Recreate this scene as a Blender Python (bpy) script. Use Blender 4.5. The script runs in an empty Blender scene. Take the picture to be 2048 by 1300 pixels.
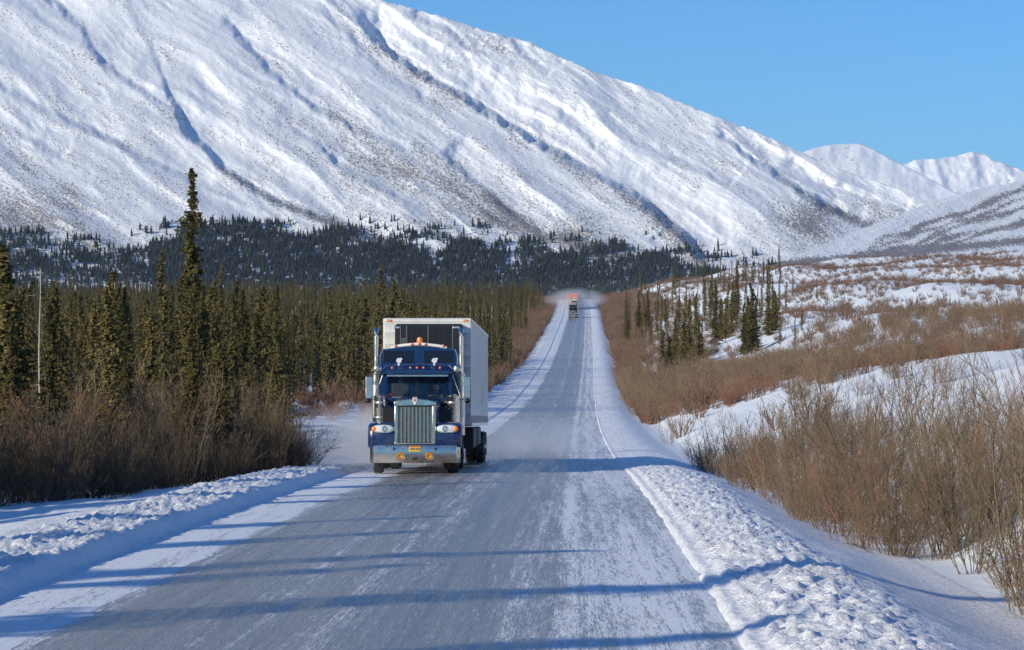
import bpy, math, random
import numpy as np
from mathutils import Vector, Matrix
R = math.radians
random.seed(7)
SC = bpy.context.scene
COL = SC.collection
# ------------------------------------------------------------------ camera, world, sun, exposure
FPX = 5300.0                       # focal length in pixels of a 2048 px wide frame
YAW = math.atan(126 / FPX)         # the near road runs along +Y, a little right of the lens axis
cd = bpy.data.cameras.new('camera'); cam = bpy.data.objects.new('camera', cd); COL.objects.link(cam)
cd.sensor_width = 36; cd.lens = FPX / 2048 * 36; cd.clip_start = 0.3; cd.clip_end = 60000
cam.location = (0, 0, 0); cam.rotation_euler = (R(90), 0, YAW)
SC.camera = cam
SUN_EL = R(21.0)
SUN_H = Vector((-0.79, -0.61, 0)).normalized()          # towards the sun, level
TO_SUN = Vector((SUN_H.x * math.cos(SUN_EL), SUN_H.y * math.cos(SUN_EL), math.sin(SUN_EL)))
w = bpy.data.worlds.new('World'); SC.world = w; w.use_nodes = True
nt = w.node_tree; nt.nodes.clear()
sky = nt.nodes.new('ShaderNodeTexSky'); sky.sky_type = 'NISHITA'; sky.sun_disc = False
sky.sun_elevation = SUN_EL; sky.sun_rotation = math.atan2(SUN_H.x, SUN_H.y)
sky.air_density = 1.0; sky.dust_density = 0.15; sky.ozone_density = 2.0
tint = nt.nodes.new('ShaderNodeMix'); tint.data_type = 'RGBA'; tint.blend_type = 'MULTIPLY'
tint.inputs[0].default_value = 1.0; tint.inputs[7].default_value = (0.29, 0.79, 1.40, 1)
bgn = nt.nodes.new('ShaderNodeBackground'); bgn.inputs[1].default_value = 0.099
wo = nt.nodes.new('ShaderNodeOutputWorld')
nt.links.new(sky.outputs[0], tint.inputs[6]); nt.links.new(tint.outputs[2], bgn.inputs[0]); nt.links.new(bgn.outputs[0], wo.inputs[0])
ld = bpy.data.lights.new('sun', 'SUN'); ld.energy = 5.2; ld.angle = R(0.5); ld.color = (1.0, 0.90, 0.70)
sun = bpy.data.objects.new('sun', ld); COL.objects.link(sun)
sun.rotation_euler = TO_SUN.to_track_quat('Z', 'Y').to_euler()
SC.view_settings.view_transform = 'Standard'; SC.view_settings.look = 'None'
SC.view_settings.exposure = -0.03; SC.view_settings.gamma = 1
SC.cycles.max_bounces = 6; SC.cycles.diffuse_bounces = 2; SC.cycles.glossy_bounces = 3
SC.cycles.transmission_bounces = 4; SC.cycles.transparent_max_bounces = 8; SC.cycles.volume_bounces = 1
SC.cycles.use_denoising = True; SC.cycles.denoising_prefilter = 'NONE'; SC.cycles.denoising_input_passes = 'RGB_ALBEDO_NORMAL'

# ------------------------------------------------------------------ numpy noise
def _h(ix, iy, seed):
    n = (ix.astype(np.int64) * 374761393 + iy.astype(np.int64) * 668265263 + seed * 1442695041) & 0xffffffff
    n = ((n ^ (n >> 13)) * 1274126177) & 0xffffffff
    n = ((n ^ (n >> 16)) * 2246822519) & 0xffffffff
    return ((n ^ (n >> 15)) & 0xffff) / 65535.0
def noise(x, y, seed=0):
    x = np.asarray(x, float); y = np.asarray(y, float)
    ix = np.floor(x); iy = np.floor(y); fx = x - ix; fy = y - iy
    ux = fx * fx * fx * (fx * (fx * 6 - 15) + 10); uy = fy * fy * fy * (fy * (fy * 6 - 15) + 10)
    def g(dx, dy):
        a = _h(ix + dx, iy + dy, seed) * 2 * math.pi
        return np.cos(a) * (fx - dx) + np.sin(a) * (fy - dy)
    a = g(0, 0); b = g(1, 0); c = g(0, 1); d = g(1, 1)
    return ((a + (b - a) * ux) * (1 - uy) + (c + (d - c) * ux) * uy) * 1.5
def fbm(x, y, oct=4, seed=0, gain=0.5):
    s = 0; a = 1.0
    for k in range(oct):
        s = s + a * noise(x * 2 ** k, y * 2 ** k, seed + k * 17); a *= gain
    return s
def ridged(x, y, oct=4, seed=0, gain=0.5):
    s = 0; a = 1.0
    for k in range(oct):
        s = s + a * (1 - 2 * np.abs(noise(x * 2 ** k, y * 2 ** k, seed + k * 17))); a *= gain
    return s
def sstep(a, b, x):
    t = np.clip((x - a) / (b - a), 0, 1); return t * t * (3 - 2 * t)

# ------------------------------------------------------------------ materials
def mat(name, col=(.5, .5, .5), rough=.6, metal=0, **k):
    m = bpy.data.materials.new(name); m.use_nodes = True
    b = m.node_tree.nodes['Principled BSDF']
    b.inputs['Base Color'].default_value = (*col, 1); b.inputs['Roughness'].default_value = rough
    b.inputs['Metallic'].default_value = metal
    for kk, v in k.items(): b.inputs[kk.replace('_', ' ')].default_value = v
    return m
def N(m, t, **k):
    n = m.node_tree.nodes.new(t)
    for kk, v in k.items(): setattr(n, kk, v)
    return n
def L(m, a, b): m.node_tree.links.new(a, b)
def ramp(m, fac, stops, interp='LINEAR'):
    n = N(m, 'ShaderNodeValToRGB'); n.color_ramp.interpolation = interp
    e = n.color_ramp.elements
    while len(e) < len(stops): e.new(0.5)
    for q, (p, c) in zip(e, stops):
        q.position = p; q.color = (*c, 1) if not isinstance(c, (int, float)) else (c, c, c, 1)
    L(m, fac, n.inputs[0]); return n.outputs[0]
def coords(m, kind='Object', scale=(1, 1, 1), loc=(0, 0, 0), rot=(0, 0, 0)):
    tc = N(m, 'ShaderNodeTexCoord'); mp = N(m, 'ShaderNodeMapping')
    mp.inputs['Scale'].default_value = scale; mp.inputs['Location'].default_value = loc; mp.inputs['Rotation'].default_value = rot
    L(m, tc.outputs[kind], mp.inputs[0]); return mp.outputs[0]
def ntex(m, vec, scale, detail=4, rough=.55, dist=0):
    n = N(m, 'ShaderNodeTexNoise'); n.inputs['Scale'].default_value = scale; n.inputs['Detail'].default_value = detail
    n.inputs['Roughness'].default_value = rough; n.inputs['Distortion'].default_value = dist
    L(m, vec, n.inputs['Vector']); return n.outputs[0]
def mixc(m, fac, a, b, mode='MIX'):
    n = N(m, 'ShaderNodeMix', data_type='RGBA', blend_type=mode)
    for sock, v in ((n.inputs[0], fac), (n.inputs[6], a), (n.inputs[7], b)):
        if isinstance(v, (int, float)): sock.default_value = v
        elif isinstance(v, tuple): sock.default_value = (*v, 1)
        else: L(m, v, sock)
    return n.outputs[2]
def mth(m, op, a, b=0.0, clamp=False):
    n = N(m, 'ShaderNodeMath', operation=op); n.use_clamp = clamp
    for sock, v in ((n.inputs[0], a), (n.inputs[1], b)):
        if isinstance(v, (int, float)): sock.default_value = v
        else: L(m, v, sock)
    return n.outputs[0]
def bump(m, height, strength=.5, dist=.02):
    n = N(m, 'ShaderNodeBump'); n.inputs['Strength'].default_value = strength; n.inputs['Distance'].default_value = dist
    L(m, height, n.inputs['Height']); b = m.node_tree.nodes['Principled BSDF']; L(m, n.outputs[0], b.inputs['Normal'])
def P(m): return m.node_tree.nodes['Principled BSDF']

SNOW = (.80, .84, .87)
def snow_mat(name, fine=True):
    m = mat(name, SNOW, .55, 0); P(m).inputs['Specular IOR Level'].default_value = .3
    v = coords(m)
    a = ntex(m, v, 9, 5, .65); b = ntex(m, v, 1.1, 3)
    h = mth(m, 'ADD', mth(m, 'MULTIPLY', a, .35), b)
    bump(m, h, .55, .06)
    c = ramp(m, ntex(m, v, .6, 4), [(.3, (.74, .79, .83)), (.7, (.83, .86, .88))]); L(m, c, P(m).inputs['Base Color'])
    return m
M_snow = snow_mat('snow')
M_bank = mat('packed_snow_chunks', SNOW, .5)
v = coords(M_bank); a = ntex(M_bank, v, 14, 5, .7); vo = N(M_bank, 'ShaderNodeTexVoronoi'); vo.inputs['Scale'].default_value = 9; L(M_bank, v, vo.inputs['Vector'])
bump(M_bank, mth(M_bank, 'ADD', a, mth(M_bank, 'MULTIPLY', vo.outputs['Distance'], .5)), .8, .05)
gr = ramp(M_bank, ntex(M_bank, coords(M_bank, scale=(1, .3, 1)), 2.2, 5, .7), [(.30, (.74, .74, .75)), (.42, (.84, .85, .87))]); L(M_bank, gr, P(M_bank).inputs['Base Color'])

# ice glazed road: UV = (metres from the centre line, metres along the road)
M_road = mat('icy_asphalt', (.1, .1, .1), .4)
m = M_road
uvn = N(m, 'ShaderNodeUVMap'); uvn.uv_map = 'UVMap'
sep = N(m, 'ShaderNodeSeparateXYZ'); L(m, uvn.outputs[0], sep.inputs[0]); D = sep.outputs[0]
def uvc(sx, sy):
    mp = N(m, 'ShaderNodeMapping'); mp.inputs['Scale'].default_value = (sx, sy, 1); L(m, uvn.outputs[0], mp.inputs[0]); return mp.outputs[0]
streak = ntex(m, uvc(3.2, .05), 1, 5, .65, .3)
streak2 = ntex(m, uvc(11, .16), 1, 4, .7)
patch = ntex(m, uvc(.9, .12), 1, 4, .6)
speck = ntex(m, uvc(17, 2.6), 1, 4, .75)
speck2 = ntex(m, uvc(8, .45), 1, 5, .75)
dw = mth(m, 'ADD', D, mth(m, 'MULTIPLY', mth(m, 'SUBTRACT', patch, .5), .55))
dn = mth(m, 'ADD', mth(m, 'MULTIPLY', dw, .1), .5)     # d = -5..5 m  ->  0..1
base = ramp(m, dn, [(0, 1.), (.15, .95), (.243, .88), (.262, .50), (.29, .16), (.36, .10), (.425, .36), (.46, .20), (.50, .44), (.53, .46), (.565, .20), (.61, .16), (.665, .44), (.705, .42), (.722, .80), (.738, .82), (.752, .62), (.80, .76), (.86, .72), (1, .95)])
s = mth(m, 'ADD', mth(m, 'MULTIPLY', mth(m, 'SUBTRACT', streak, .5), 1.3), mth(m, 'MULTIPLY', mth(m, 'SUBTRACT', streak2, .5), .55))
s = mth(m, 'ADD', s, mth(m, 'MULTIPLY', mth(m, 'SUBTRACT', speck, .5), 1.3))
s = mth(m, 'ADD', s, mth(m, 'MULTIPLY', mth(m, 'SUBTRACT', speck2, .5), 1.25))
cov = mth(m, 'ADD', base, s)
cov = ramp(m, cov, [(.10, 0), (.36, .16), (.60, .55), (.82, 1)])
ice = ramp(m, mth(m, 'ADD', mth(m, 'MULTIPLY', ntex(m, uvc(5.5, .05), 1, 5, .7), .6), mth(m, 'MULTIPLY', ntex(m, uvc(26, 1.2), 1, 4, .7), .4)), [(.38, (.085, .076, .064)), (.62, (.24, .222, .20))])
col = mixc(m, cov, ice, (.76, .79, .83)); L(m, col, P(m).inputs['Base Color'])
ro = ramp(m, cov, [(0, .27), (.5, .45), (1, .62)]); L(m, ro, P(m).inputs['Roughness'])
bump(m, mth(m, 'ADD', cov, mth(m, 'MULTIPLY', speck, .8)), .6, .02); P(m).inputs['Specular IOR Level'].default_value = .32

# mountain: snow with wind scoured rock and dwarf shrub; 'veg' is a vertex attribute
def mountain_mat(name, hi=1.075, wt=.33):
    m = mat(name, SNOW, .65); P(m).inputs['Specular IOR Level'].default_value = .15
    at = N(m, 'ShaderNodeAttribute'); at.attribute_name = 'veg'
    uvn = N(m, 'ShaderNodeUVMap'); uvn.uv_map = 'UVMap'
    def t(sx, sy, rz, d=5, r=.65, ds=0.):
        mp = N(m, 'ShaderNodeMapping'); mp.vector_type = 'TEXTURE'; mp.inputs['Rotation'].default_value = (0, 0, R(rz)); mp.inputs['Scale'].default_value = (sx, sy, 1)
        L(m, uvn.outputs[0], mp.inputs[0]); return ntex(m, mp.outputs[0], 1, d, r, ds)
    a = t(6, 3.2, -30, 5, .75, .3); b = t(60, 17, -33, 4, .6, .4); c = t(150, 50, -30, 3)
    f = mth(m, 'ADD', mth(m, 'MULTIPLY', a, 1.15), mth(m, 'ADD', mth(m, 'MULTIPLY', b, .36), mth(m, 'MULTIPLY', c, .40)))
    f = mth(m, 'ADD', f, mth(m, 'MULTIPLY', at.outputs['Fac'], wt))
    k = ramp(m, mth(m, 'MULTIPLY', f, .6), [(hi * .6, 0), (hi * .6 + .03, .45), (hi * .6 + .10, .9)])
    dark = ramp(m, b, [(.35, (.13, .105, .105)), (.65, (.19, .165, .15))])
    sn = ramp(m, b, [(.3, (.76, .79, .82)), (.7, (.84, .86, .88))])
    L(m, mixc(m, k, sn, dark), P(m).inputs['Base Color'])
    bump(m, mth(m, 'ADD', mth(m, 'MULTIPLY', a, .5), mth(m, 'ADD', b, k)), .45, 2.0)
    return m
M_mount = mountain_mat('wind_scoured_snow'); M_hill = mountain_mat('brush_streaked_snow', 1.13, .38)

def bark_mat(name, c0, c1, sc=30):
    m = mat(name, c0, .85); oi = N(m, 'ShaderNodeObjectInfo')
    n = ntex(m, coords(m), sc, 2)
    f = mth(m, 'ADD', mth(m, 'MULTIPLY', n, .5), mth(m, 'MULTIPLY', oi.outputs['Random'], .6))
    L(m, ramp(m, f, [(.2, c0), (.8, c1)]), P(m).inputs['Base Color']); P(m).inputs['Specular IOR Level'].default_value = .15
    return m
M_bark = bark_mat('spruce_bark', (.11, .085, .065), (.20, .17, .13), 9)
M_needle = bark_mat('spruce_needles', (.060, .056, .020), (.175, .140, .048), 2.2)
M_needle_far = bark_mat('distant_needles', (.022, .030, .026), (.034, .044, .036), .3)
M_twig = bark_mat('willow_twigs', (.145, .108, .072), (.27, .20, .13), 3)
M_twig_dark = bark_mat('alder_twigs', (.070, .058, .040), (.135, .108, .072), 3)
M_twig_red = bark_mat('red_willow_twigs', (.22, .105, .07), (.26, .145, .095), 3)
M_twig_far = bark_mat('dense_brush', (.15, .10, .074), (.235, .15, .105), 3)
M_snag = bark_mat('dead_wood', (.26, .24, .20), (.33, .31, .27), 6)

# ------------------------------------------------------------------ objects
def tag(o, label=None, cat=None, group=None, kind=None):
    if label: o['label'] = label
    if cat: o['category'] = cat
    if group: o['group'] = group
    if kind: o['kind'] = kind
    return o
def empty(name, loc=(0, 0, 0), rot=(0, 0, 0), parent=None):
    o = bpy.data.objects.new(name, None); COL.objects.link(o); o.location = loc; o.rotation_euler = rot; o.parent = parent
    o.empty_display_size = .2
    return o
def np_mesh(name, V, F, mats, smooth=True, uv=None, attr=None, mi=None):
    me = bpy.data.meshes.new(name)
    V = np.asarray(V, np.float32); F = np.asarray(F, np.int32); k = F.shape[1]
    me.vertices.add(len(V)); me.vertices.foreach_set('co', V.ravel())
    me.loops.add(F.size); me.loops.foreach_set('vertex_index', F.ravel())
    me.polygons.add(len(F)); me.polygons.foreach_set('loop_start', np.arange(len(F), dtype=np.int32) * k)
    if smooth: me.polygons.foreach_set('use_smooth', np.ones(len(F), bool))
    for mm in mats: me.materials.append(mm)
    if mi is not None: me.polygons.foreach_set('material_index', np.asarray(mi, np.int32))
    if uv is not None:
        l = me.uv_layers.new(name='UVMap'); l.data.foreach_set('uv', np.asarray(uv, np.float32)[F.ravel()].ravel())
    if attr is not None:
        for nme, arr in attr.items():
            at = me.attributes.new(nme, 'FLOAT', 'POINT'); at.data.foreach_set('value', np.asarray(arr, np.float32))
    me.update(calc_edges=True)
    return me
def link(name, me, parent=None, loc=(0, 0, 0)):
    o = bpy.data.objects.new(name, me); COL.objects.link(o); o.parent = parent; o.location = loc; return o
def grid_faces(nr, nc):
    i = np.arange(nr - 1)[:, None] * nc + np.arange(nc - 1)[None, :]
    i = i.ravel(); return np.stack([i, i + 1, i + nc + 1, i + nc], 1)

class MB:
    def __init__(s): s.v = []; s.f = []
    def add(s, vs, fs):
        b = len(s.v); s.v += [tuple(p) for p in vs]; s.f += [tuple(i + b for i in f) for f in fs]; return s
    def box(s, x0, x1, y0, y1, z0, z1, rot=None, piv=None):
        vs = [Vector(p) for p in ((x0, y0, z0), (x1, y0, z0), (x1, y1, z0), (x0, y1, z0), (x0, y0, z1), (x1, y0, z1), (x1, y1, z1), (x0, y1, z1))]
        if rot:
            M = Matrix.Rotation(R(rot[1]), 3, rot[0]); c = Vector(piv) if piv else Vector(((x0 + x1) / 2, (y0 + y1) / 2, (z0 + z1) / 2))
            vs = [M @ (p - c) + c for p in vs]
        return s.add(vs, [(0, 3, 2, 1), (4, 5, 6, 7), (0, 1, 5, 4), (1, 2, 6, 5), (2, 3, 7, 6), (3, 0, 4, 7)])
    def loft(s, secs, cap=True, closed=True):
        n = len(secs[0]); vs = [p for q in secs for p in q]; fs = []
        for i in range(len(secs) - 1):
            for j in range(n if closed else n - 1):
                k = (j + 1) % n; fs.append((i * n + j, i * n + k, (i + 1) * n + k, (i + 1) * n + j))
        if cap and closed: fs.append(tuple(range(n))[::-1]); fs.append(tuple(range((len(secs) - 1) * n, len(secs) * n)))
        return s.add(vs, fs)
    def tube(s, pts, r, n=10, cap=True):
        pts = [Vector(p) for p in pts]; rs = r if isinstance(r, (list, tuple)) else [r] * len(pts)
        secs = []
        for i, p in enumerate(pts):
            d = (pts[min(i + 1, len(pts) - 1)] - pts[max(i - 1, 0)]).normalized()
            up = Vector((0, 0, 1)) if abs(d.z) < .9 else Vector((1, 0, 0))
            a = d.cross(up).normalized(); b = a.cross(d)
            secs.append([p + (a * math.cos(t) + b * math.sin(t)) * rs[i] for t in [2 * math.pi * k / n for k in range(n)]])
        return s.loft(secs, cap)
    def lathe(s, prof, c, axis='x', n=24, a0=0, a1=360, caps=True):
        # prof: (offset along axis, radius)
        c = Vector(c); secs = []; full = (a1 - a0) >= 360; k = n if full else n + 1
        for o, r in prof:
            q = []
            for i in range(k):
                t = R(a0 + (a1 - a0) * i / n); ca, sa = math.cos(t) * r, math.sin(t) * r
                q.append(c + (Vector((o, ca, sa)) if axis == 'x' else Vector((ca, o, sa)) if axis == 'y' else Vector((ca, sa, o))))
            secs.append(q)
        return s.loft(secs, caps and full, full)
    def ball(s, c, r, n=10):
        rr = r if isinstance(r, (tuple, list)) else (r, r, r); c = Vector(c)
        secs = [[c + Vector((math.cos(t) * math.sin(p) * rr[0], math.sin(t) * math.sin(p) * rr[1], math.cos(p) * rr[2])) for t in [2 * math.pi * k / n for k in range(n)]] for p in [math.pi * (.02 + .96 * i / n) for i in range(n + 1)]]
        return s.loft(secs)
    def extrude_x(s, prof, x0, x1):   # prof of (y,z)
        return s.loft([[(x0, y, z) for y, z in prof], [(x1, y, z) for y, z in prof]])
    def extrude_y(s, prof, y0, y1):   # prof of (x,z)
        return s.loft([[(x, y0, z) for x, z in prof], [(x, y1, z) for x, z in prof]])
    def mesh(s, name, m):
        me = bpy.data.meshes.new(name); me.from_pydata(s.v, [], s.f); me.materials.append(m); me.update()
        import bmesh
        bm = bmesh.new(); bm.from_mesh(me); bmesh.ops.recalc_face_normals(bm, faces=bm.faces); bm.to_mesh(me); bm.free()
        return me
    def build(s, name, m, parent=None, bevel=0, smooth=False, seg=2):
        me = s.mesh(name, m); o = link(name, me, parent)
        if smooth:
            me.polygons.foreach_set('use_smooth', np.ones(len(me.polygons), bool))
            try: me.set_sharp_from_angle(angle=R(38))
            except Exception: pass
        if bevel:
            b = o.modifiers.new('bevel', 'BEVEL'); b.width = bevel; b.segments = seg; b.limit_method = 'ANGLE'; b.angle_limit = R(40)
        return o
# ------------------------------------------------------------------ terrain functions
_PY = np.array([-60, -20, 0, 22.6, 45, 71, 92, 120, 150, 200, 250, 315, 380, 469, 600, 733, 850, 950, 1050, 1200, 1400, 1700.])
_PZ = np.array([-1.3, -2.0, -2.36, -2.79, -3.25, -3.97, -4.78, -5.5, -6.2, -6.9, -7.3, -7.0, -6.2, -4.4, -1.0, 2.6, 6.6, 9.1, 8.2, 2., -12., -20.])
_CY = np.array([-60, 0, 71, 130, 194, 315, 469, 733, 950, 1300, 1700.])
_CX = np.array([-2.3, -2.3, -2.35, -2.33, -2.2, -1.55, -.6, .7, .8, 0, 0.])
_fy = np.arange(-60, 1700, 2.)
def _smooth(y, w):
    k = np.hanning(2 * w + 1); k /= k.sum(); return np.convolve(np.pad(y, w, mode='reflect', reflect_type='odd'), k, 'valid')
_fz = _smooth(np.interp(_fy, _PY, _PZ), 9); _fx = _smooth(np.interp(_fy, _CY, _CX), 25)
def road_z(y): return np.interp(y, _fy, _fz)
def road_c(y): return np.interp(y, _fy, _fx)
HW = 3.8
def bank_z(d, y):
    """snow thrown up beside the road, height above the road; d is signed"""
    s = np.abs(d); wob = .22 * noise(y * .09, d * 0 + 3.3, 5) + .10 * noise(y * .6, d * 0 + 1, 6)
    far = sstep(62, 90, y)
    left = d < 0
    edge = np.where(left, 3.78, 3.80) + .06 * noise(y * .8, d * 0, 9)
    x = s - edge
    hl = .15 * (1 - .6 * far); hr = .16 * (1 - .7 * far)
    pl = hl * sstep(0, .22, x) * (1 - .75 * sstep(1.4 + wob, 2.8 + wob, x)) 
    pr = hr * (.35 * sstep(0, .10, x) + .65 * sstep(.05, 1.0, x)) * (1 - sstep(1.0 + wob, 2.6 + wob, x))
    z = np.where(left, pl, pr)
    l = np.where(left, sstep(.02, .3, x) * (1 - sstep(1.4 + wob, 2.0 + wob, x)), sstep(.12, .3, x) * (1 - sstep(1.2 + wob, 2.0 + wob, x)))
    lump = np.minimum(.045, .35 * np.maximum(0, noise(d * 4.3, y * 3.1, 17) - .30)) + np.minimum(.03, .3 * np.maximum(0, noise(d * 9, y * 6.3, 18) - .2)) + .04 * np.maximum(0, noise(d * 3.1, y * 2.2, 11)) + .05 * np.abs(noise(d * 7, y * 5, 12)) + .045 * np.maximum(0, noise(d * 15, y * 9, 13)) + .02 * np.abs(noise(d * 24, y * 15, 15))
    z = z + .035 * np.exp(-((x - .04) / .03) ** 2) * ~left * (1 + noise(y * 2.1, d * 0, 16)) + l * lump * (1 - .85 * far) * np.where(left, 1.0, .9) + .02 * fbm(d * 1.2, y * .5, 3, 14)
    return z
def ground_z(X, Y):
    X = np.asarray(X, float); Y = np.asarray(Y, float)
    b = road_z(Y); d = X - road_c(Y); s = np.abs(d)
    # right side: ditch then a long hillside
    dip = -.38 * sstep(4.6, 7.6, d) + .25 * sstep(7.6, 9.5, d)
    hill = np.maximum(0, d - 8.0)
    nearramp = 16.5 * (1 - np.exp(-hill * .27 / 16.5 * 1.15))
    und = .9 * fbm(X * .035, Y * .02, 3, 21) * sstep(9, 30, d) + .22 * fbm(X * .16, Y * .10, 3, 22) * sstep(7, 14, d)
    terr = 1.1 * np.sin(hill * .16 + Y * .013 + 1.5 * noise(X * .02, Y * .01, 23)) * sstep(12, 30, d)
    zr = b + dip + nearramp + und + terr
    # left side: slight fall, then the forest floor which the dip of the road undercuts
    up = 1.1 * sstep(100, 150, Y) * (1 - sstep(330, 480, Y))
    zl = b - .18 * sstep(4.8, 7, s) - .25 * sstep(6.5, 10, s) + up * sstep(6.0, 11, s) + .35 * fbm(X * .08, Y * .06, 3, 24) * sstep(7, 14, s)
    zl = zl + .09 * fbm(X * .5, Y * .35, 3, 25) * sstep(4.5, 7, s)
    out = np.where(d > 0, zr, zl)
    far = sstep(950, 1250, Y)
    return out
def ground_cut(X, Y):
    z = ground_z(X, Y); s = np.abs(X - road_c(Y))
    z = np.where(s < 7.2, z - .30 * (1 - sstep(6.9, 7.2, s)), z)
    return z
def make_ground():
    uo = np.concatenate([-np.geomspace(3.0, .27, 70), np.arange(-.268, .2681, .0011), np.geomspace(.27, 3.0, 70)])
    t = np.geomspace(9, 1700, 620); Y = t - 25
    X = uo[None, :] * t[:, None] + 0 * Y[:, None]; YY = np.repeat(Y[:, None], len(uo), 1)
    Z = ground_cut(X, YY)
    V = np.stack([X, YY, Z], 2).reshape(-1, 3)
    o = link('snow_ground', np_mesh('snow_ground', V, grid_faces(len(Y), len(uo)), [M_snow])); tag(o, kind='structure')
    # the wide snow plain under and around everything
    m = MB(); n = 64; rad = [1400, 4000, 30000]
    secs = [[(math.cos(2 * math.pi * k / n) * r, math.sin(2 * math.pi * k / n) * r + 0, -45 - r * .001) for k in range(n)] for r in rad]
    m.loft(secs, cap=False); m.add([(math.cos(2 * math.pi * k / n) * 1400, math.sin(2 * math.pi * k / n) * 1400, -46.4) for k in range(n)], [tuple(range(n))])
    tag(m.build('snow_plain', M_snow), kind='structure')
def rows(y0, y1, d0, k):
    out = [y0]
    while out[-1] < y1: out.append(out[-1] + max(d0, k * out[-1]))
    return np.array(out)
def make_road():
    Y = rows(-24, 1250, .5, .006); d = np.linspace(-4.3, 4.3, 60)
    DD, YY = np.meshgrid(d, Y)
    Z = road_z(YY) + .05 * (1 - np.abs(DD) / 4.2) - .012 * np.exp(-((np.abs(DD - 1.9) - .95) / .3) ** 2) - .012 * np.exp(-((np.abs(DD + 1.5) - .95) / .3) ** 2)
    V = np.stack([DD + road_c(YY), YY, Z], 2).reshape(-1, 3)
    o = link('road', np_mesh('road', V, grid_faces(len(Y), len(d)), [M_road], uv=np.stack([DD, YY], 2).reshape(-1, 2))); tag(o, kind='structure')
    for sgn, nm in ((-1, 'snow_bank_left'), (1, 'snow_bank_right')):
        Y = rows(4, 1200, .055, .0042); a = np.concatenate([np.arange(3.62, 5.9, .04), np.arange(5.92, 7.7, .09)])
        DD, YY = np.meshgrid(a * sgn, Y); S = np.abs(DD)
        g = ground_z(DD + road_c(YY), YY); rz = road_z(YY) 
        blend = sstep(5.6, 7.2, S)
        Z = rz + bank_z(DD, YY) * (1 - blend) + (g - rz) * sstep(4.9, 7.0, S) - .12 * (1 - sstep(3.66, 3.80, S)) - .08 * sstep(7.35, 7.62, S) + .012
        V = np.stack([DD + road_c(YY), YY, Z], 2).reshape(-1, 3)
        F = grid_faces(len(Y), len(a))
        if sgn < 0: F = F[:, ::-1]
        o = link(nm, np_mesh(nm, V, F, [M_bank if sgn else M_snow])); tag(o, kind='structure')

# ------------------------------------------------------------------ mountains: surfaces given as distance over azimuth and elevation
def pix_to_world(x, y, r):
    cx = (x - 1024) / FPX; cz = (650 - y) / FPX
    c, s = math.cos(YAW), math.sin(YAW)
    return np.stack([(cx * c - s) * r, (cx * s + c) * r, cz * r], -1)
def pl_dist(x, y, pts):
    """signed distance to a polyline (positive above-right of a line that runs down to the right), and the fraction along"""
    best = np.full(x.shape, 1e9); sg = np.zeros(x.shape); tt = np.zeros(x.shape); n = len(pts) - 1
    for i in range(n):
        (ax, ay), (bx, by) = pts[i], pts[i + 1]; dx, dy = bx - ax, by - ay; l2 = dx * dx + dy * dy
        t = np.clip(((x - ax) * dx + (y - ay) * dy) / l2, 0, 1)
        qx, qy = x - ax - t * dx, y - ay - t * dy; dist = np.hypot(qx, qy); side = np.sign(dx * -qy + dy * qx)
        m = dist < best; best = np.where(m, dist, best); sg = np.where(m, side, sg); tt = np.where(m, (i + t) / n, tt)
    return best * sg, tt
def sheet(name, xs, sky_pts, ybot, Dfun, R0, vegfun, nrow=240, jag=3.0, jscale=14, mt=None, back=120):
    xp = [p[0] for p in sky_pts]; yp = [p[1] for p in sky_pts]
    ysk = _smooth(np.interp(xs, xp, yp), 6) + jag * fbm(xs / jscale, xs * 0 + 5, 4, 31, .6)
    yb = np.interp(xs, [p[0] for p in ybot], [p[1] for p in ybot]) if isinstance(ybot, list) else np.full(xs.shape, float(ybot))
    t = np.linspace(0, 1, nrow) ** .92
    X = np.repeat(xs[None, :], nrow, 0); Yp = yb[None, :] + (ysk - yb)[None, :] * t[:, None]
    D = Dfun(X, Yp)
    # smoothed rounding over the crest
    r = R0 * np.exp(D / FPX)
    V = pix_to_world(X, Yp, r); veg = vegfun(X, Yp)
    # the back of the mountain, out of sight but real
    bk = []
    for k in (1, 2, 3):
        q = V[-1].copy(); dirn = q[:, :2] / np.linalg.norm(q[:, :2], axis=1)[:, None]
        q[:, :2] += dirn * back * k; q[:, 2] -= back * k * (.12 + .2 * k); bk.append(q)
    V = np.concatenate([V, np.array(bk)], 0); nr = nrow + 3
    veg = np.concatenate([veg, np.zeros((3, len(xs)))], 0)
    uv = np.stack([np.concatenate([X, X[-3:]], 0), np.concatenate([-Yp, -Yp[-3:]], 0)], -1)
    o = link(name, np_mesh(name, V.reshape(-1, 3), grid_faces(nr, len(xs)), [mt or M_mount], uv=uv.reshape(-1, 2), attr={'veg': veg.ravel()}))
    return tag(o, kind='structure')
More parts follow.
